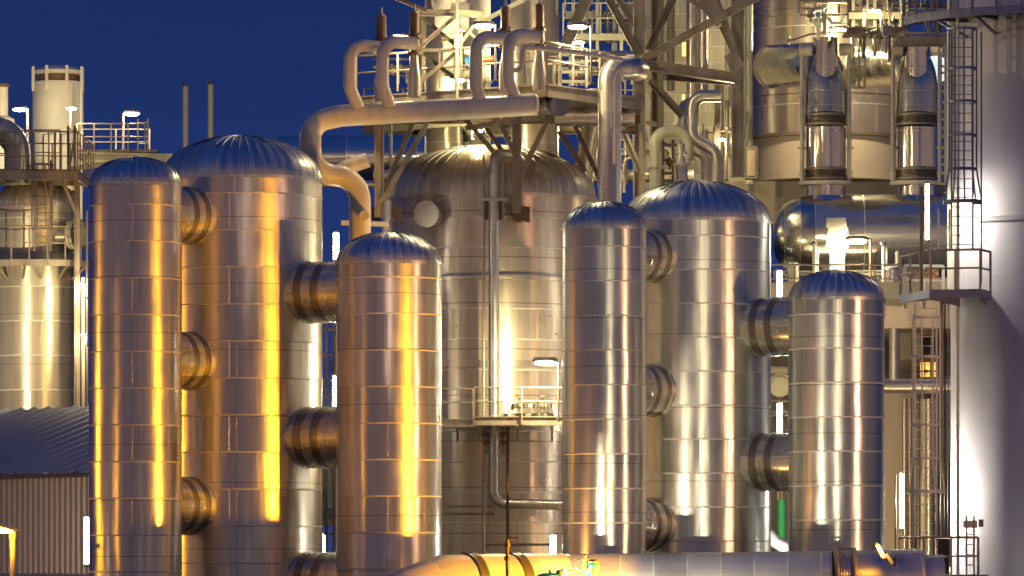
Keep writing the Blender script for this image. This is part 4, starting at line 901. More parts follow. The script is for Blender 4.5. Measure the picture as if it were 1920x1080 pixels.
# ---- risers with expansion joints
def riser(dx, lab, lab2):
    Y = 177.0; k = S(Y); t = thing('expansion_joint_riser', lab, 'riser', W(1548+dx, 372, Y), 'expansion joint risers on the horizontal vessel')
    D = [W(1440+dx+(0 if dx == 0 else 10), 124, Y+4.6), W(1500+dx, 118, Y+2.0), W(1548+dx, 112, Y)]
    X = 1548+dx
    path = rounded([W(1456+dx, 124, Y+4.6), W(X, 120, Y+.2), W(X, 216, Y)], 1.25, 9)
    part(MB().tube(path, 41*k, 40, rr=[42*k]*3+[40*k]*(len(path)-3)), 'duct_elbow', 'bend', t)
    part(MB().tube([path[0]+(path[0]-path[1]).normalized()*.02, path[0]+(path[0]-path[1]).normalized()*.3], 42.8*k, 40), 'collar', 'vess', t)
    part(MB().tube([W(X, 196, Y-.18), W(X, 71, Y-.18)], 22.5*k, 40), 'stub_pipe', 'shiny', t)
    for q in (93, 98): part(MB().tube([W(X+2, q, Y-.18-.46), W(X+2, q, Y-.18-.40)], 1.6*k, 8), 'tap', 'rail', t)
    part(MB().tube([W(X, 315, Y), W(X, 240, Y)], 38*k, 40), 'spool', 'shiny', t)
    part(MB().tube([W(X, 385, Y), W(X, 346, Y)], 38*k, 40), 'lower_pipe', 'shiny', t)
    for y0 in (218, 320):
        mb = MB(); pr = []; n = 5; h_ = 14
        c_ = W(X, y0+h_, Y)
        for i in range(n): pr += [(36.5*k, (i+.0)*h_/n*k), (39.5*k, (i+.3)*h_/n*k), (39.5*k, (i+.7)*h_/n*k), (36.5*k, (i+1)*h_/n*k)]
        part(mb.lathe(pr, 48, Matrix.Translation(c_)), 'bellows', 'band', t)
        part(MB().lathe([(36*k, -4*k), (39.5*k, -4*k), (39.5*k, -.2*k), (36*k, -.2*k)], 48, Matrix.Translation(c_)), 'weld_ring', 'rail', t)
        part(MB().lathe([(36*k, (h_+.2)*k), (39.5*k, (h_+.2)*k), (39.5*k, (h_+4)*k), (36*k, (h_+4)*k)], 48, Matrix.Translation(c_)), 'weld_ring', 'rail', t)
    for sx in (-1, 1):
        xx = X+sx*44
        part(MB().tube([W(xx, 340, Y-.2), W(xx, 92, Y-.2)], 4.2*k, 14), 'tie_rod', 'beige', t)
        part(MB().tube([W(X+sx*26, 93, Y-.2), W(X+sx*49, 93, Y-.2)], 11.5*k, 28), 'lug_drum', 'beige', t)
        part(MB().tube([W(xx, 279, Y-.2), W(xx, 275, Y-.2)], 9*k, 14).tube([W(xx, 328, Y-.2), W(xx, 322, Y-.2)], 7*k, 14), 'nut', 'beige', t)
    part(MB().lathe([(38.5*k, 0), (50*k, 0), (50*k, 7*k), (38.5*k, 7*k)], 48, Matrix.Translation(W(X, 348, Y))), 'support_ring', 'beige', t)
    return t
M['bend'] = clad('cladding_bend', grain=.02, base=(.68, .66, .60), row=.55, width=60, seam=.008, rough=.24, wob=.04, aniso=.4, jit=.02)
riser(0, 'left of the two tall risers with bellows and tie rods above the horizontal vessel', '')
riser(170, 'right of the two tall risers with bellows and tie rods, next to the caged ladder', '')
# ---- horizontal vessel
YHV = 177.0; k = S(YHV); R = 78*k; c = W(1525, 443, YHV); Rx = Matrix.Translation(c) @ Matrix.Rotation(math.pi/2, 4, 'Y')
t = thing('horizontal_vessel', 'long horizontal silver vessel mirroring the blue sky, under the two risers', 'vessel', c-Vector((0, 0, R)))
part(MB().lathe([(R, 0), (R, 90*k), (R, 190*k), (R, 300*k)], 72, Rx, vfun=lambda z, a: z+.6), 'shell', 'hshell', t) if 'hshell' in M else None
M['hshell'] = clad('cladding_mirror', grain=.03, base=(.74, .72, .68), metallic=.88, row=2.4, width=60, seam=.02, rough=.22, wob=.02, aniso=.3, dirt=.1, jit=.0)
part(MB().lathe([(R, 0), (R, 90*k), (R, 190*k), (R, 300*k)], 72, Rx, vfun=lambda z, a: z+.6), 'shell', 'hshell', t)
dp = [(r, -z) for r, z in dome_prof(R, 77*k, 14, 0, 2.6)][::-1]
part(MB().lathe(dp, 72, Rx, ufix=30), 'dished_end', 'bend', t)
for x in (1548, 1718):
    part(MB().tube([W(x, 384, YHV), W(x, 368, YHV)], 44*k, 40, rr=[47*k, 40*k]), 'saddle_nozzle', 'shiny', t)
for x in (1560, 1700): part(MB().box(W(x-18, 1240, YHV-.9), W(x+18, 500, YHV+.9)), 'saddle', 'conc', t)
# ---- things in front of the horizontal vessel
t = thing('vent_hood', 'glaring white flared vent hood on a square shaft, in front of the horizontal vessel', 'vent', W(1570, 520, 168)); Y = 168
def frus(x0, x1, y0, X0, X1, y1, Y, d0, d1):
    return MB().hexa([W(X0, y1, Y-d1), W(X1, y1, Y-d1), W(X1, y1, Y+d1), W(X0, y1, Y+d1), W(x0, y0, Y-d0), W(x1, y0, Y-d0), W(x1, y0, Y+d0), W(x0, y0, Y+d0)])
part(frus(1550, 1586, 408, 1549, 1588, 427, Y, .3, .34), 'cap', 'silo', t)
part(frus(1553, 1590, 427.5, 1548, 1591, 465, Y, .32, .42), 'hood', 'silo', t)
part(frus(1556, 1584, 465.5, 1556, 1584, 620, Y, .25, .25), 'shaft', 'cream', t)
flood_lamp(1606, 451, 167, 1632, 520, 'long yellow-white lamp beside the white vent hood', 42, 700, E=120)
t = thing('guy_frame', 'thin bent wire stay above the vent hood lamp', 'stay', W(1621, 445, 167.5)); part(MB().tube(rounded(PP((1590, 424, 167.5), (1621, 416, 167.5), (1621, 445, 167.5)), .05), .015, 6), 'wire', 'steeld', t)
for i, x in enumerate((1527, 1657)):
    t = thing('goose_vent', ('left', 'right')[i]+' one of two bright hooked vent pipes either side of the vent hood', 'vent pipe', W(x, 560, 167), 'hooked vent pipes beside the hood'); k = S(167)
    part(MB().tube(PP((x, 600, 167), (x, 462, 167)), 4*k, 14), 'pipe_run', 'silo', t)
    part(MB().tube(PP((x+6, 530, 167.2), (x+6, 466, 167.2)), 2*k, 8), 'twin_pipe', 'silo', t)
    part(MB().sphere(W(x-1, 457, 167), 6*k, 16, (1.1, 1, .8)), 'cowl', 'shiny', t)
t = thing('guard_rail', 'long thin guard rail behind the shortest domed column, below the horizontal vessel', 'railing', W(1560, 540, 165))
a, b_ = W(1440, 0, 165), W(1690, 0, 165); z = W(0, 540, 165).z
railing(t, [(a.x, 165, z), (b_.x, 165, z)], .80, 1.0, 'rail', mid=(.4,), r=.03)
t = thing('walkway', 'narrow concrete walkway carrying the thin guard rail', 'walkway', W(1560, 560, 166)); part(MB().box(W(1440, 560, 165.1), W(1690, 544, 170)), 'deck', 'conc', t)
for i, (x, y, r, h_) in enumerate(((1488, 515, 10, 30), (1672, 522, 13, 30), (1683, 498, 5, 40))):
    t = thing('tank_pot', ('small yellow-lit pot left of the shortest column\'s dome', 'small silver pot with a blue lid right of the shortest column\'s dome', 'thin white canister beside the small silver pot')[i], 'pot', W(x, y+h_/2, 167)); k = S(167); c = W(x, y+h_/2, 167)
    part(MB().lathe([(r*k, 0), (r*k, h_*k)], 28, Matrix.Translation(c)), 'body', ('cream', 'shiny', 'silo')[i], t)
    part(MB().lathe([(r*1.1*k, h_*k+.002), (r*1.1*k, h_*k+.08), (r*.7*k, h_*k+.14)], 28, Matrix.Translation(c)), 'lid', ('cream', 'purple', 'silo')[i], t)
# ---- concrete backdrop
t = thing('concrete_building', 'pinkish concrete building block with a dark recess, right of the shortest column', 'building', W(1720, 1240, 176))
part(MB().box(W(1655, 616, 172.5), W(1800, 556, 185)), 'beam', 'concw', t)
part(MB().box(W(1420, 1240, 186), W(1800, 560, 188)), 'back_wall', 'conc', t)
part(MB().box(W(1640, 1240, 173.5), W(1688, 746, 180)), 'pier', 'conc', t)
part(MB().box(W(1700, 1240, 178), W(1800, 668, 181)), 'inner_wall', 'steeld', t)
part(MB().box(W(1420, 600, 176), W(1500, 560, 184)), 'beam', 'conc', t)
t = thing('window_panel', 'square orange-lit panel in the dark recess behind the lower caged ladder', 'window', W(1740, 706, 177.5)); part(MB().box(W(1724, 706, 177.6), W(1754, 680, 177.7)), 'pane', 'window', t)
for i in range(2): part(MB().bar(W(1734+i*11, 706, 177.5), W(1734+i*11, 680, 177.5), .05, .05), 'mullion', 'steeld', t)
pipe([(1640, 724, 171), (1790, 724, 171)], 14, 'pipe', 'brown-lit level pipe crossing behind the lower caged ladder', 'pipe', 'pipe', 1, 24)
for i, (x, r, y0, y1, Y, mt) in enumerate(((1677, 10, 616, 712, 170, 'pipe'), (1696, 5, 748, 1240, 172, 'vess'), (1706, 4, 748, 1240, 172, 'vess'), (1722, 4, 748, 1240, 172, 'steeld'), (1731, 5, 748, 1240, 171.6, 'cream'), (1742, 8, 748, 1240, 171.6, 'vess'), (1755, 4, 748, 1240, 172, 'vess'), (1712, 4, 616, 740, 173, 'steeld'), (1690, 3, 760, 1240, 171, 'rail'))):
    pipe([(x, y1, Y), (x, y0, Y)], r, mt, ('thick copper-lit riser under the pink concrete beam', 'first thin riser of the row left of the lower caged ladder', 'second thin riser of the row left of the lower caged ladder', 'dark riser behind the left bar of the lower caged ladder', 'yellow riser behind the lower caged ladder', 'thick copper-lit riser behind the lower caged ladder', 'thin riser at the right side of the lower caged ladder', 'dark riser in the recess beside the orange-lit panel', 'grey riser next to the upright tube lamp')[i], 'riser_pipe', 'pipe', 1, 18)
# gap between tank and short column on the right
tube_lamp(1462, 509, 556, 160, 'upper tube lamp in the gap between the wide grey tank and the shortest column', 9, 60, E=60)
tube_lamp(1462, 757, 811, 160, 'lower tube lamp in the gap between the wide grey tank and the shortest column', 9, 60, E=60)
pipe([(1465, 1240, 170), (1465, 938, 170)], 8, 'green', 'bright green upright pipe low in the gap left of the shortest column', 'green_pipe', 'pipe', 1, 20)
pipe([(1440, 1000, 160), (1452, 1014, 160), (1470, 1024, 160), (1485, 1045, 160)], 12, 'purple', 'bluish bent duct low in the gap left of the shortest column', 'bent_pipe', 'pipe', 1.5, 20)
pipe([(1420, 694, 168), (1500, 694, 168)], 7, 'cream', 'yellow-lit level pipe in the gap left of the shortest column', 'pipe', 'pipe', 1)
t = thing('pump_casing', 'round dark casing deep in the gap left of the shortest column', 'pump', W(1463, 745, 170)); part(MB().tube([W(1463, 722, 171), W(1463, 722, 170)], .42, 24).tube([W(1463, 722, 170), W(1463, 722, 169.9)], .3, 24), 'casing', 'cream', t)

# ------------------------------------------------------------------ RIGHT: platforms above the risers
small_deck(1590, 1700, 22, 176, 'small platform with white rails above the two risers', 3, extra=(1600, 1640, 1690))
small_deck(1685, 1780, 66, 168, 'brown small platform left of the white tower\'s upper walkway', 3, 'steel', h=.1)
small_deck(1590, 1692, 50, 174, 'dark small platform behind the glowing lamp above the left riser', 3, 'steeld', extra=(1620, 1668))
flood_lamp(1571, 56, 181.5, 1597, 160, 'white-hot lamp right above the left riser', 34, 900, E=1200)
t = thing('bracket_arms', 'yellow-lit pair of stepped pipe arms above the lamp of the left riser', 'bracket', W(1575, 45, 175.4)); k = S(175)
part(MB().tube(rounded(PP((1549, 30, 175.5), (1560, 43, 175.5), (1578, 43, 175.5), (1584, 30, 175.5)), .05), 3*k, 10), 'arm', 'silo', t)
part(MB().tube(PP((1546, 66, 175.5), (1546, 24, 175.5)), 3*k, 10), 'arm', 'cream', t)
t = thing('control_valve', 'small valve with a blue cap left of the white-hot lamp', 'valve', W(1534, 72, 175.5))
part(MB().tube(PP((1534, 75, 175.5), (1534, 34, 175.5)), 3.4*k, 12).sphere(W(1532, 44, 175.5), 6*k).tube(PP((1522, 40, 175.5), (1545, 40, 175.5)), 3*k, 10), 'valve_body', 'cream', t)
part(MB().tube(PP((1535, 32, 175.5), (1535, 24, 175.5)), 4*k, 14), 'cap', 'blue', t)
t = thing('instrument', 'blue-grey instrument box between the two risers\' tops', 'instrument', W(1661, 75, 173)); part(MB().box(W(1655, 65, 173), W(1668, 50, 173.4)), 'box', 'purple', t); part(MB().tube(PP((1661, 65, 173.2), (1661, 100, 173.2)), .05, 8), 'stand', 'steel', t)
t = thing('valve_cluster', 'dark cluster of small valves left of the blue-grey instrument box', 'valves', W(1640, 80, 173.5))
for x, y in ((1632, 62), (1645, 58), (1650, 70), (1676, 40)): part(MB().sphere(W(x, y, 173.5), 5*k).tube(PP((x-9, y, 173.5), (x+9, y, 173.5)), 2*k, 8).tube(PP((x, y+12, 173.5), (x, y-10, 173.5)), 1.6*k, 8), 'valve_body', 'steeld', t)
pipe([(1475, 78, 178), (1520, 64, 178), (1570, 60, 178), (1680, 62, 178)], 1.6, 'steeld', 'thin dark conduit sagging across above the left riser', 'conduit', 'pipe', 2, 8)
t = thing('tap_fitting', 'small bright tap on top of the left horizontal duct', 'valve', W(1480, 85, 178)); part(MB().sphere(W(1479, 72, 178), 3.5*k).tube(PP((1479, 84, 178), (1479, 66, 178)), 1.4*k, 8).tube(PP((1470, 78, 178), (1492, 76, 178)), 1.4*k, 8), 'body', 'cream', t)
def grid(x0, x1, y0, y1, Y, nx, ny, label, mat='cream', jitter=3):
    t = thing('access_frame', label, 'frame', W((x0+x1)/2, y1, Y), 'access frames between the risers'); rnd = random.Random(int(x0))
    for i in range(nx+1):
        x = x0+(x1-x0)*i/nx+rnd.uniform(-jitter, jitter); part(MB().bar(W(x, y1, Y), W(x, y0, Y), .09, .09), 'post', mat, t)
    for i in range(ny+1):
        y = y0+(y1-y0)*i/ny+rnd.uniform(-jitter, jitter); part(MB().bar(W(x0, y, Y+.1), W(x1, y+rnd.uniform(-2, 2), Y+.1), .08, .08), 'rail', mat, t)
    return t
grid(1592, 1622, 85, 165, 179, 3, 6, 'bright access frame between the left riser and the right duct')
grid(1600, 1690, -20, 30, 180, 5, 3, 'crowded access frame at the top edge between the risers', 'steeld', 6)
grid(1762, 1780, 70, 345, 172, 2, 16, 'bright ladder-like frame squeezed between the right riser and the caged ladder', 'cream')
grid(1500, 1600, -30, 24, 182, 4, 2, 'access frame at the top edge above the left riser', 'rail', 6)
t = thing('lit_screen', 'pale blue-white lit round opening behind the right riser\'s rod', 'panel', W(1766, 165, 176)); part(MB().tube([W(1755, 130, 179.6), W(1755, 130, 179.5)], 26*S(179), 32), 'pane', 'screen', t)
for x in range(1744, 1776, 5): pass

tangle('crowded small pipes above the gap between the two risers', 177, 1596, 1694, -15, 110, 22, 11, ('cream', 'rail', 'steeld', 'vess'))
tangle('crowded small pipes at the top edge left of the white-hot lamp', 180, 1500, 1590, -20, 60, 10, 12)
tangle('small pipes left of the white tower\'s upper walkway', 170, 1690, 1785, -15, 75, 16, 13, ('cream', 'rail', 'steeld'))
tangle('small pipes behind the looped silver pipes', 178, 1212, 1395, 165, 345, 18, 14, ('cream', 'rail', 'steel', 'vess'))
tangle('small pipes in the dark recess behind the lower caged ladder', 174, 1692, 1780, 620, 1010, 14, 15, ('vess', 'rail', 'steel', 'cream'))
tangle('small pipes behind the guard rail above the shortest column', 171, 1450, 1690, 500, 560, 12, 16, ('cream', 'rail', 'vess'))
tangle('small pipes in the gap between the wide grey tank and the shortest column', 175, 1446, 1482, 690, 1010, 8, 17)
flood_lamp(1640, 20, 174, 1652, 60, 'lamp among the crowded pipes at the top edge between the risers', 24, 500, E=180)
flood_lamp(1352, 262, 175, 1362, 340, 'small lamp behind the lattice\'s right column and looped pipes', 14, 500, E=350)
# ------------------------------------------------------------------ RIGHT: white tower
YW = 158.0; k = S(YW); c = W(1967, 0, YW); RW = 184*k
WT = thing('white_tower', 'huge smooth white tower cut by the right picture edge', 'tower', (c.x, YW, 0))
H = W(0, -80, YW).z
wm = M['white']
seams = [170, 248, 385, 410, 521, 661, 798, 935]
zz = sorted([0]+[W(0, y, YW).z for y in seams]+[H])
for i in range(len(zz)-1):
    g_ = .006
    part(MB().lathe([(RW, zz[i]), (RW, zz[i+1]-.003)], 128, Matrix.Translation((c.x, YW, 0)), cap=False), 'shell_course', 'white', WT)
    if 0 < i: part(MB().lathe([(RW-.01, zz[i]-.016), (RW+.006, zz[i]-.004), (RW+.006, zz[i]+.004), (RW-.01, zz[i]+.016)], 128, Matrix.Translation((c.x, YW, 0)), cap=False), 'weld', 'silo', WT)
z = W(0, 413, YW-2).z
ringa = [Vector((c.x+(RW+.10)*math.sin(R_(a)), YW-(RW+.10)*math.cos(R_(a)), z)) for a in range(-50, 60, 5)]
part(MB().tube(ringa, .09, 8), 'stiffener', 'white', WT)
part(MB().tube(PP((1796, 1240, 154.8), (1796, -60, 154.8)), .05, 8), 'tower_conduit', 'silo', WT)
# bright vertical pipe beside the tower
pipe([(1786, 545, 157.2), (1786, -60, 157.2)], 10, 'silo', 'fat white riser between the caged ladder and the white tower', 'riser_pipe', 'pipe', 1, 24)
ring_platform('ring_walkway', 'dark curved walkway round the white tower at the top right', 1967, YW, 5.15, 42, -72, 40, .26, 1.15, 'purple', 'purple', 12, RW+.02, 5, 2.2, 1.6)
ladder('caged ladder above the mid-height platform of the white tower', 1804, 40, 50, 470, 153.6, 'purple', cage=(56, 320), bars=5, depth=.62, flare=380, hoops_px=[56, 130, 192, 255, 318], rung=.30)
ladder('short bright side ladder next to the bellows riser, above the mid-height platform', 1770, 20, 392, 470, 153.4, 'silo', rung=.55, rw=.06)
pipe([(1728, 350, 152.8), (1728, 545, 152.8)], 3, 'steeld', 'dark upright conduit passing in front of the mid-height platform', 'conduit', 'pipe', 1, 8)
pipe([(1840, 60, 153.0), (1840, 530, 153.0)], 1.6, 'steeld', 'thin dark cable along the white tower\'s lit edge', 'cable', 'pipe', 1, 8)
for i, (x0, x1) in enumerate(((1785, 1822), (1862, 1900))): pass
tube_lamp(1738.5, 345, 449, 155.6, 'long tube lamp hanging left of the mid-height platform\'s side ladder', 6, 60, E=300, aim=(17, 157.2, 12.5))
# mid-height platform
Pm = [W(1688, 0, 156.8), W(1745, 0, 153.4), W(1838, 0, 153.0), W(1857, 0, 154.3)]; zt = W(0, 543, 153.2).z
t = thing('tower_platform', 'mid-height platform with rails on the left side of the white tower', 'platform', W(1780, 560, 155))
slab(t, [(p.x, p.y) for p in Pm]+[(W(1860, 0, 155).x, 155.6), (W(1700, 0, 159).x, 159.5)], zt, .06)
for a, b_ in zip(Pm, Pm[1:]): part(MB().bar((a.x, a.y, zt-.12), (b_.x, b_.y, zt-.12), .08, .26), 'edge_beam', 'purple', t)
railing(t, [(p.x, p.y, zt+.05) for p in Pm], 1.22, 1.0, 'rail', mid=(.52,), fat=1.5)
railing(t, [(W(1695, 0, 159).x, 158.6, zt-.2), (W(1768, 0, 159).x, 158.9, zt-.2)], 1.3, .62, 'silo', mid=(.62, .25), fat=1.9)
for x0, x1 in ((1745, 1800), (1838, 1850)): part(MB().hexa([W(x0, 562, 153.6), W(x1, 575, 154.6), W(x1, 575, 154.9), W(x0, 562, 153.9), W(x0, 551, 153.5), W(x1, 551, 154.5), W(x1, 551, 154.8), W(x0, 551, 153.8)]), 'bracket', 'purple', t)
t = thing('equipment_sign', 'orange-brown sign lettered -200C behind the mid-height platform\'s rail', 'sign', W(1739, 522, 158)); sx0, sx1 = 1717, 1760
part(MB().box(W(sx0, 522, 157.6), W(sx1, 504, 157.64)), 'board', 'sign', t)
tx = bpy.data.curves.new('lettering', 'FONT'); tx.body = '-200C'; tx.size = .30; tx.extrude = .004; tx.align_x = 'CENTER'; tx.align_y = 'CENTER'
ob = bpy.data.objects.new('lettering', tx); C.objects.link(ob)
dg = bpy.context.evaluated_depsgraph_get(); me = bpy.data.meshes.new_from_object(ob.evaluated_get(dg)); bpy.data.objects.remove(ob)
lt = bpy.data.objects.new('lettering', me); C.objects.link(lt); me.materials.clear(); me.materials.append(M['ink']); lt.parent = t
lt.location = W(1740, 513, 157.58)-ORG[t.name]; lt.rotation_euler = (math.pi/2, 0, 0)
# lower caged ladder
ladder('long caged ladder below the mid-height platform, in front of the dark recess', 1736, 40, 572, 1010, 154.5, 'silo', cage=(596, 860), bars=4, depth=.6, flare=922, hoops_px=[596, 670, 735, 797, 860])
for i, (x, r) in enumerate(((1766, 3.4), (1772, 1.6), (1778, 1.4))):
    pipe([(x, 1010, 155.4), (x, 566, 155.4)], r, ('steel', 'steeld', 'rail')[i], ('thickest of the conduits between the lower caged ladder and the white tower', 'dark middle conduit between the lower caged ladder and the white tower', 'thin conduit touching the white tower\'s left edge')[i], 'conduit', 'pipe', 1, 8)
tube_lamp(1691, 888, 990, 157.2, 'long upright tube lamp left of the lower caged ladder\'s flared foot', 7, 60, E=720, aim=(17, 158.0, 5))
pipe([(1679, 888, 157), (1679, 1240, 157)], 1.6, 'steeld', 'thin pole holding the long upright tube lamp', 'pole', 'pole', 1, 8)
# lower platform
zt = W(0, 1078, 151).z; Pm = [W(1687, 0, 153), W(1732, 0, 151), W(1834, 0, 151.0)]
t = thing('lower_platform', 'lowest railed platform at the foot of the white tower', 'platform', W(1760, 1080, 151.5))
slab(t, [(p.x, p.y) for p in Pm]+[(W(1850, 0, 155).x, 154.5), (W(1690, 0, 156).x, 156)], zt, .08)
railing(t, [(p.x, p.y, zt) for p in Pm], 1.18, .85, 'rail', mid=(.5,), fat=1.5)
for p in Pm: part(MB().bar((p.x, p.y, 0), (p.x, p.y, zt-.09), .12, .12), 'leg', 'steel', t)
ladder('short ladder standing up through the lowest platform beside the white tower', 1819, 14, 967, 1090, 150.8, 'rail', rung=.32)
t = thing('junction_box', 'small grey junction box on the foot of the white tower', 'box', W(1845, 988, 154.3)); part(MB().box(W(1835, 988, 154.5), W(1843, 974, 154.7)), 'box', 'steel', t)
t = thing('wall_plate', 'light metal plate behind the short ladder on the white tower', 'plate', W(1818, 990, 152)); part(MB().box(W(1806, 990, 151.6), W(1832, 976, 151.64)), 'plate', 'cream', t)
tube_lamp(1765, 1062, 1082, 152.4, 'tiny bright lamp under the lowest platform\'s rail', 6, 200)

# ------------------------------------------------------------------ FOREGROUND
M['fgp'] = clad('cladding_foreground', base=(.60, .60, .60), metallic=.75, row=1.0, width=60, seam=.010, rough=.5, wob=.03, aniso=.4, jit=.0)
M['fgo'] = clad('cladding_elbow', metallic=.45, base=(.62, .56, .48), row=1.15, width=60, seam=.012, rough=.40, wob=.04, aniso=.3, jit=.02)
FG = pipe([(1040, 1102, 144.4), (1560, 1096, 144.0)], 63, 'fgp', 'long grey foreground pipe running along the bottom edge to the right', 'foreground_pipe', 'pipe', 1, 48)
k = S(144)
part(MB().tube(PP((1604, 1095, 144.0), (1668, 1094, 144.0), (1700, 1092, 144.4), (1730, 1092, 144.4)), 63*k, 48), 'pipe_run', 'fgp', FG)
part(MB().tube(PP((1728, 1092, 144.4), (1768, 1092, 144.4)), 52*k, 48), 'pipe_run', 'fgp', FG)
def bellows(x0, x1, cy, rp, Y, par, n=7):
    a, b_ = W(x0, cy, Y), W(x1, cy, Y); k = S(Y); path = []; rr = []
    for i in range(n*4+1):
        path.append(a.lerp(b_, i/(n*4))); rr.append((rp*(.955 if i % 4 in (0, 1) else 1.0))*k)
    part(MB().tube(path, rp*k, 48, rr=rr), 'bellows', 'pipe', par)
    for x in (x0, x1):
        part(MB().tube([W(x-5, cy, Y), W(x-4, cy, Y), W(x+4, cy, Y), W(x+5, cy, Y)], rp*k, 48, rr=[rp*1.0*k, rp*1.10*k, rp*1.10*k, rp*1.0*k]), 'bellows_flange', 'steel', par)
    for th in (-60, -20, 20):
        o_ = Vector((0, -math.cos(R_(th)), math.sin(R_(-th)+.9)))
    part(MB().tube([W(x0, cy-rp*1.07, Y), W(x1, cy-rp*1.07, Y)], 1.5*k, 8), 'tie_rod', 'steeld', par)
bellows(1566, 1600, 1095, 62, 144.0, FG)
EL = thing('elbow_duct', 'fat orange-lit foreground elbow duct with two dark bands', 'duct', W(920, 1180, 142.6))
k = S(142.6)
pts = PP((640, 1205, 140.2), (720, 1140, 141.0), (838, 1100, 142.0), (1042, 1098, 144.2), (1130, 1125, 145.2), (1200, 1160, 146))
part(MB().tube(dense(pts, 1.2), 61*k, 56), 'duct_run', 'fgo', EL)
for x, Y in ((905, 142.72), (988, 143.62)):
    d = (pts[3]-pts[2]).normalized(); c_ = pts[2].lerp(pts[3], (x-28-838)/(1042-838))
    part(MB().tube([c_-d*.17, c_-d*.16, c_-d*.08, c_+d*.08, c_+d*.16, c_+d*.17], 61*k, 56, rr=[61*k, 63.8*k, 61.9*k, 61.9*k, 63.8*k, 61*k]), 'dark_band', 'dark', EL)
pipe([(952, 1250, 139), (952, 1010, 139), (972, 1010, 139)], 4, 'rusty2', 'thin rusty standpipe with a hooked top in front of the elbow duct', 'standpipe', 'pipe', 1.2, 12) if 'rusty2' in M else None
M['rusty2'] = paint('brass_pipe', (.20, .14, .07), .4, metallic=.5, rust=.4)
SP = pipe([(951, 1250, 139), (951, 1009, 139), (972, 1009, 139)], 3.2, 'rusty2', 'thin rusty standpipe with a hooked top in front of the elbow duct', 'standpipe', 'pipe', 1.6, 12)
for y in (1022, 1047): part(MB().tube(PP((951, y-4, 139), (951, y+4, 139)), 6*S(139), 12), 'collar', 'rusty2', SP)
t = thing('green_valve', 'green valve with yellow-lit fittings standing on the foreground pipe', 'valve', W(1105, 1110, 139)); Y = 139; k = S(Y)
part(MB().tube(PP((1102, 1110, Y), (1102, 1060, Y)), 5*k, 14).tube(PP((1106, 1075, Y), (1106, 1064, Y)), 7*k, 16), 'yoke', 'green', t)
part(MB().sphere(W(1112, 1060, Y), 12*k, 20, (1, 1, .55)), 'diaphragm', 'green', t)
part(MB().sphere(W(1112, 1053, Y), 12.5*k, 20, (1, 1, .35)), 'cover', 'rusty2', t)
part(MB().tube(PP((1096, 1068, Y-.1), (1096, 1042, Y-.1)), 4*k, 12).tube(PP((1090, 1048, Y-.1), (1104, 1048, Y-.1)), 3*k, 10), 'post', 'rusty2', t)
part(MB().tube(rounded(PP((1094, 1050, Y-.1), (1080, 1050, Y-.1), (1078, 1066, Y-.1), (1096, 1070, Y-.1)), .15), .018, 6), 'cable', 'dark', t)
for x in (1108, 1121): part(MB().tube(PP((x, 1110, Y-.1), (x, 1066, Y-.1)), 3*k, 10), 'post', 'rusty2', t)
t = thing('green_valve', 'green domed cover of a valve poking up at the bottom edge, beside the standpipe', 'valve', W(1035, 1110, 139))
part(MB().sphere(W(1030, 1081, Y), 24*k, 24, (1, 1, .32)), 'cover', 'green', t)
part(MB().tube(PP((1030, 1110, Y), (1030, 1074, Y)), 5*k, 12).tube(PP((1031, 1078, Y), (1031, 1068, Y)), 2.6*k, 10), 'stem', 'green', t)
part(MB().tube(PP((1062, 1110, Y), (1062, 1066, Y)), 5*k, 12).tube(PP((1052, 1070, Y), (1072, 1072, Y)), 3*k, 10).sphere(W(1048, 1074, Y), 6*k), 'actuator', 'rusty2', t)
# orange bracket lamp at the right end
tl = tube_lamp(1645, 1022, 1044, 142.4, 'small slanted orange lamp on the foreground pipe, left of the lowest platform', 6, 60, SODIUM, x1=1657, group='')
part(MB().tube(PP((1660, 1040, 142.6), (1672, 1058, 142.6)), 6*S(142), 12), 'socket', 'beige', tl)
part(MB().tube(PP((1668, 1052, 142.6), (1678, 1040, 143.2), (1679, 1100, 143.2)), .05, 8), 'arm', 'steel', tl)
for o in bpy.data.objects:
    if o.get('group') == '': del o['group']

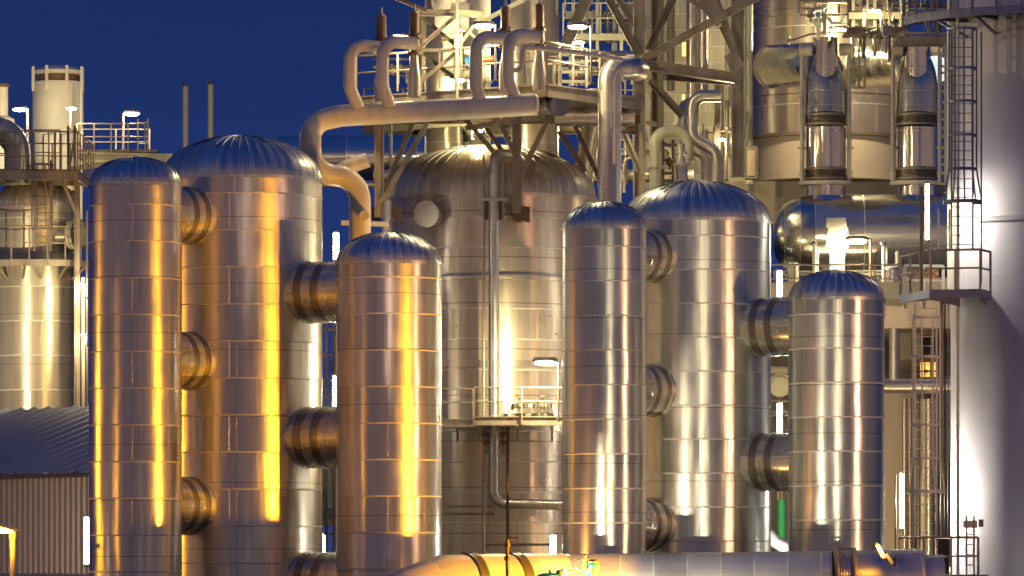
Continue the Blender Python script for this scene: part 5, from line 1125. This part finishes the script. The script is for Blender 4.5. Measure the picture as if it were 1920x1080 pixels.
# ------------------------------------------------------------------ lamps out of view, several added only to brighten the plant
unseen_floodlight(5.8, 138, 2.3, (-9, 150.0, 7.5), SODIUM, 17000, 'orange sodium floodlight on a low post beside the foreground pipe, aimed at the left-hand set', 68, 20, .6, .14)
unseen_floodlight(-31, 150.5, 7, (-11, 148, 7), SODIUM, 3500, 'orange sodium floodlight on a post beyond the left picture edge', 50, 60)
unseen_floodlight(-22, 136, 5, (-8.5, 151, 8), SODIUM, 450, 'orange sodium floodlight near the shed, aimed at the widest tank', 40, 60)
unseen_floodlight(28, 132, 8, (7, 151, 9), (1, .55, .28), 6000, 'peach floodlight on a post beyond the right picture edge', 42, 60)
unseen_floodlight(1, 138, 1.8, (7.5, 150, 7), (1, .80, .50), 3500, 'warm white floodlight on a low post, aimed at the shortest column', 70, 60, .5, .07)
unseen_floodlight(9.5, 122, 1.2, (4.5, 151, 8), (1, .82, .50), 5500, 'warm white floodlight near the ground, aimed up at the right-hand set', 30, 60, .5, .07)
unseen_floodlight(-2, 116, 1.2, (-3.5, 156, 19), (1, .72, .50), 6500, 'added unseen peach floodlight brightening the beige header and its platform', 26, 60, 1.0)  # added out of view to lift the header and platform
unseen_floodlight(12, 116, 1.2, (6.8, 175, 21), (1, .73, .40), 5500, 'added unseen peach floodlight brightening the steel lattice', 20, 60, 1.0)  # extra unseen lamp, put in to brighten the lattice
unseen_floodlight(-13.5, 166, 1.5, (-17.5, 181, 10), (1, .82, .45), 6000, 'added yellow-white floodlight hidden behind the left-hand set, brightening the far left vessel', 90, 60)  # hidden lamp added because the far left vessel was too dark
unseen_floodlight(4, 160, 1.5, (0, 166, 8), (1, .66, .30), 200, 'added yellow floodlight hidden between the two sets, brightening the big vessel', 100, 60)  # added fill lamp, kept out of sight between the sets
unseen_floodlight(9.2, 158, 1.5, (10, 172, 9), (1, .84, .48), 2500, 'added yellow-white floodlight hidden behind the shortest column, brightening the horizontal vessel', 110, 60)  # hidden extra lamp that brightens the horizontal vessel
unseen_floodlight(13.0, 163, 1.5, (12.5, 175, 7), (1, .60, .28), 1200, 'added unseen amber floodlight brightening the dark recess behind the caged ladder', 100, 60)  # unseen lamp added to fill the recess with light
unseen_floodlight(-1.6, 144.6, 1.3, (2.2, 148.5, 4), (1, .42, .08), 650, 'small orange floodlight behind the elbow duct, aimed at the slim grey column', 80, 60)
unseen_floodlight(-21.5, 172, 10.5, (-17.5, 181, 11.5), (1, .80, .42), 3000, 'added unseen yellow floodlight above the shed, brightening the far left vessel', 70, 60)  # second added lamp for the far left vessel, out of view
unseen_floodlight(-22, 143, 2.0, (-16.5, 162, 5), (1, .66, .38), 3000, 'added unseen peach floodlight brightening the shed wall', 40, 60)  # invented lamp out of view, added to light the shed wall
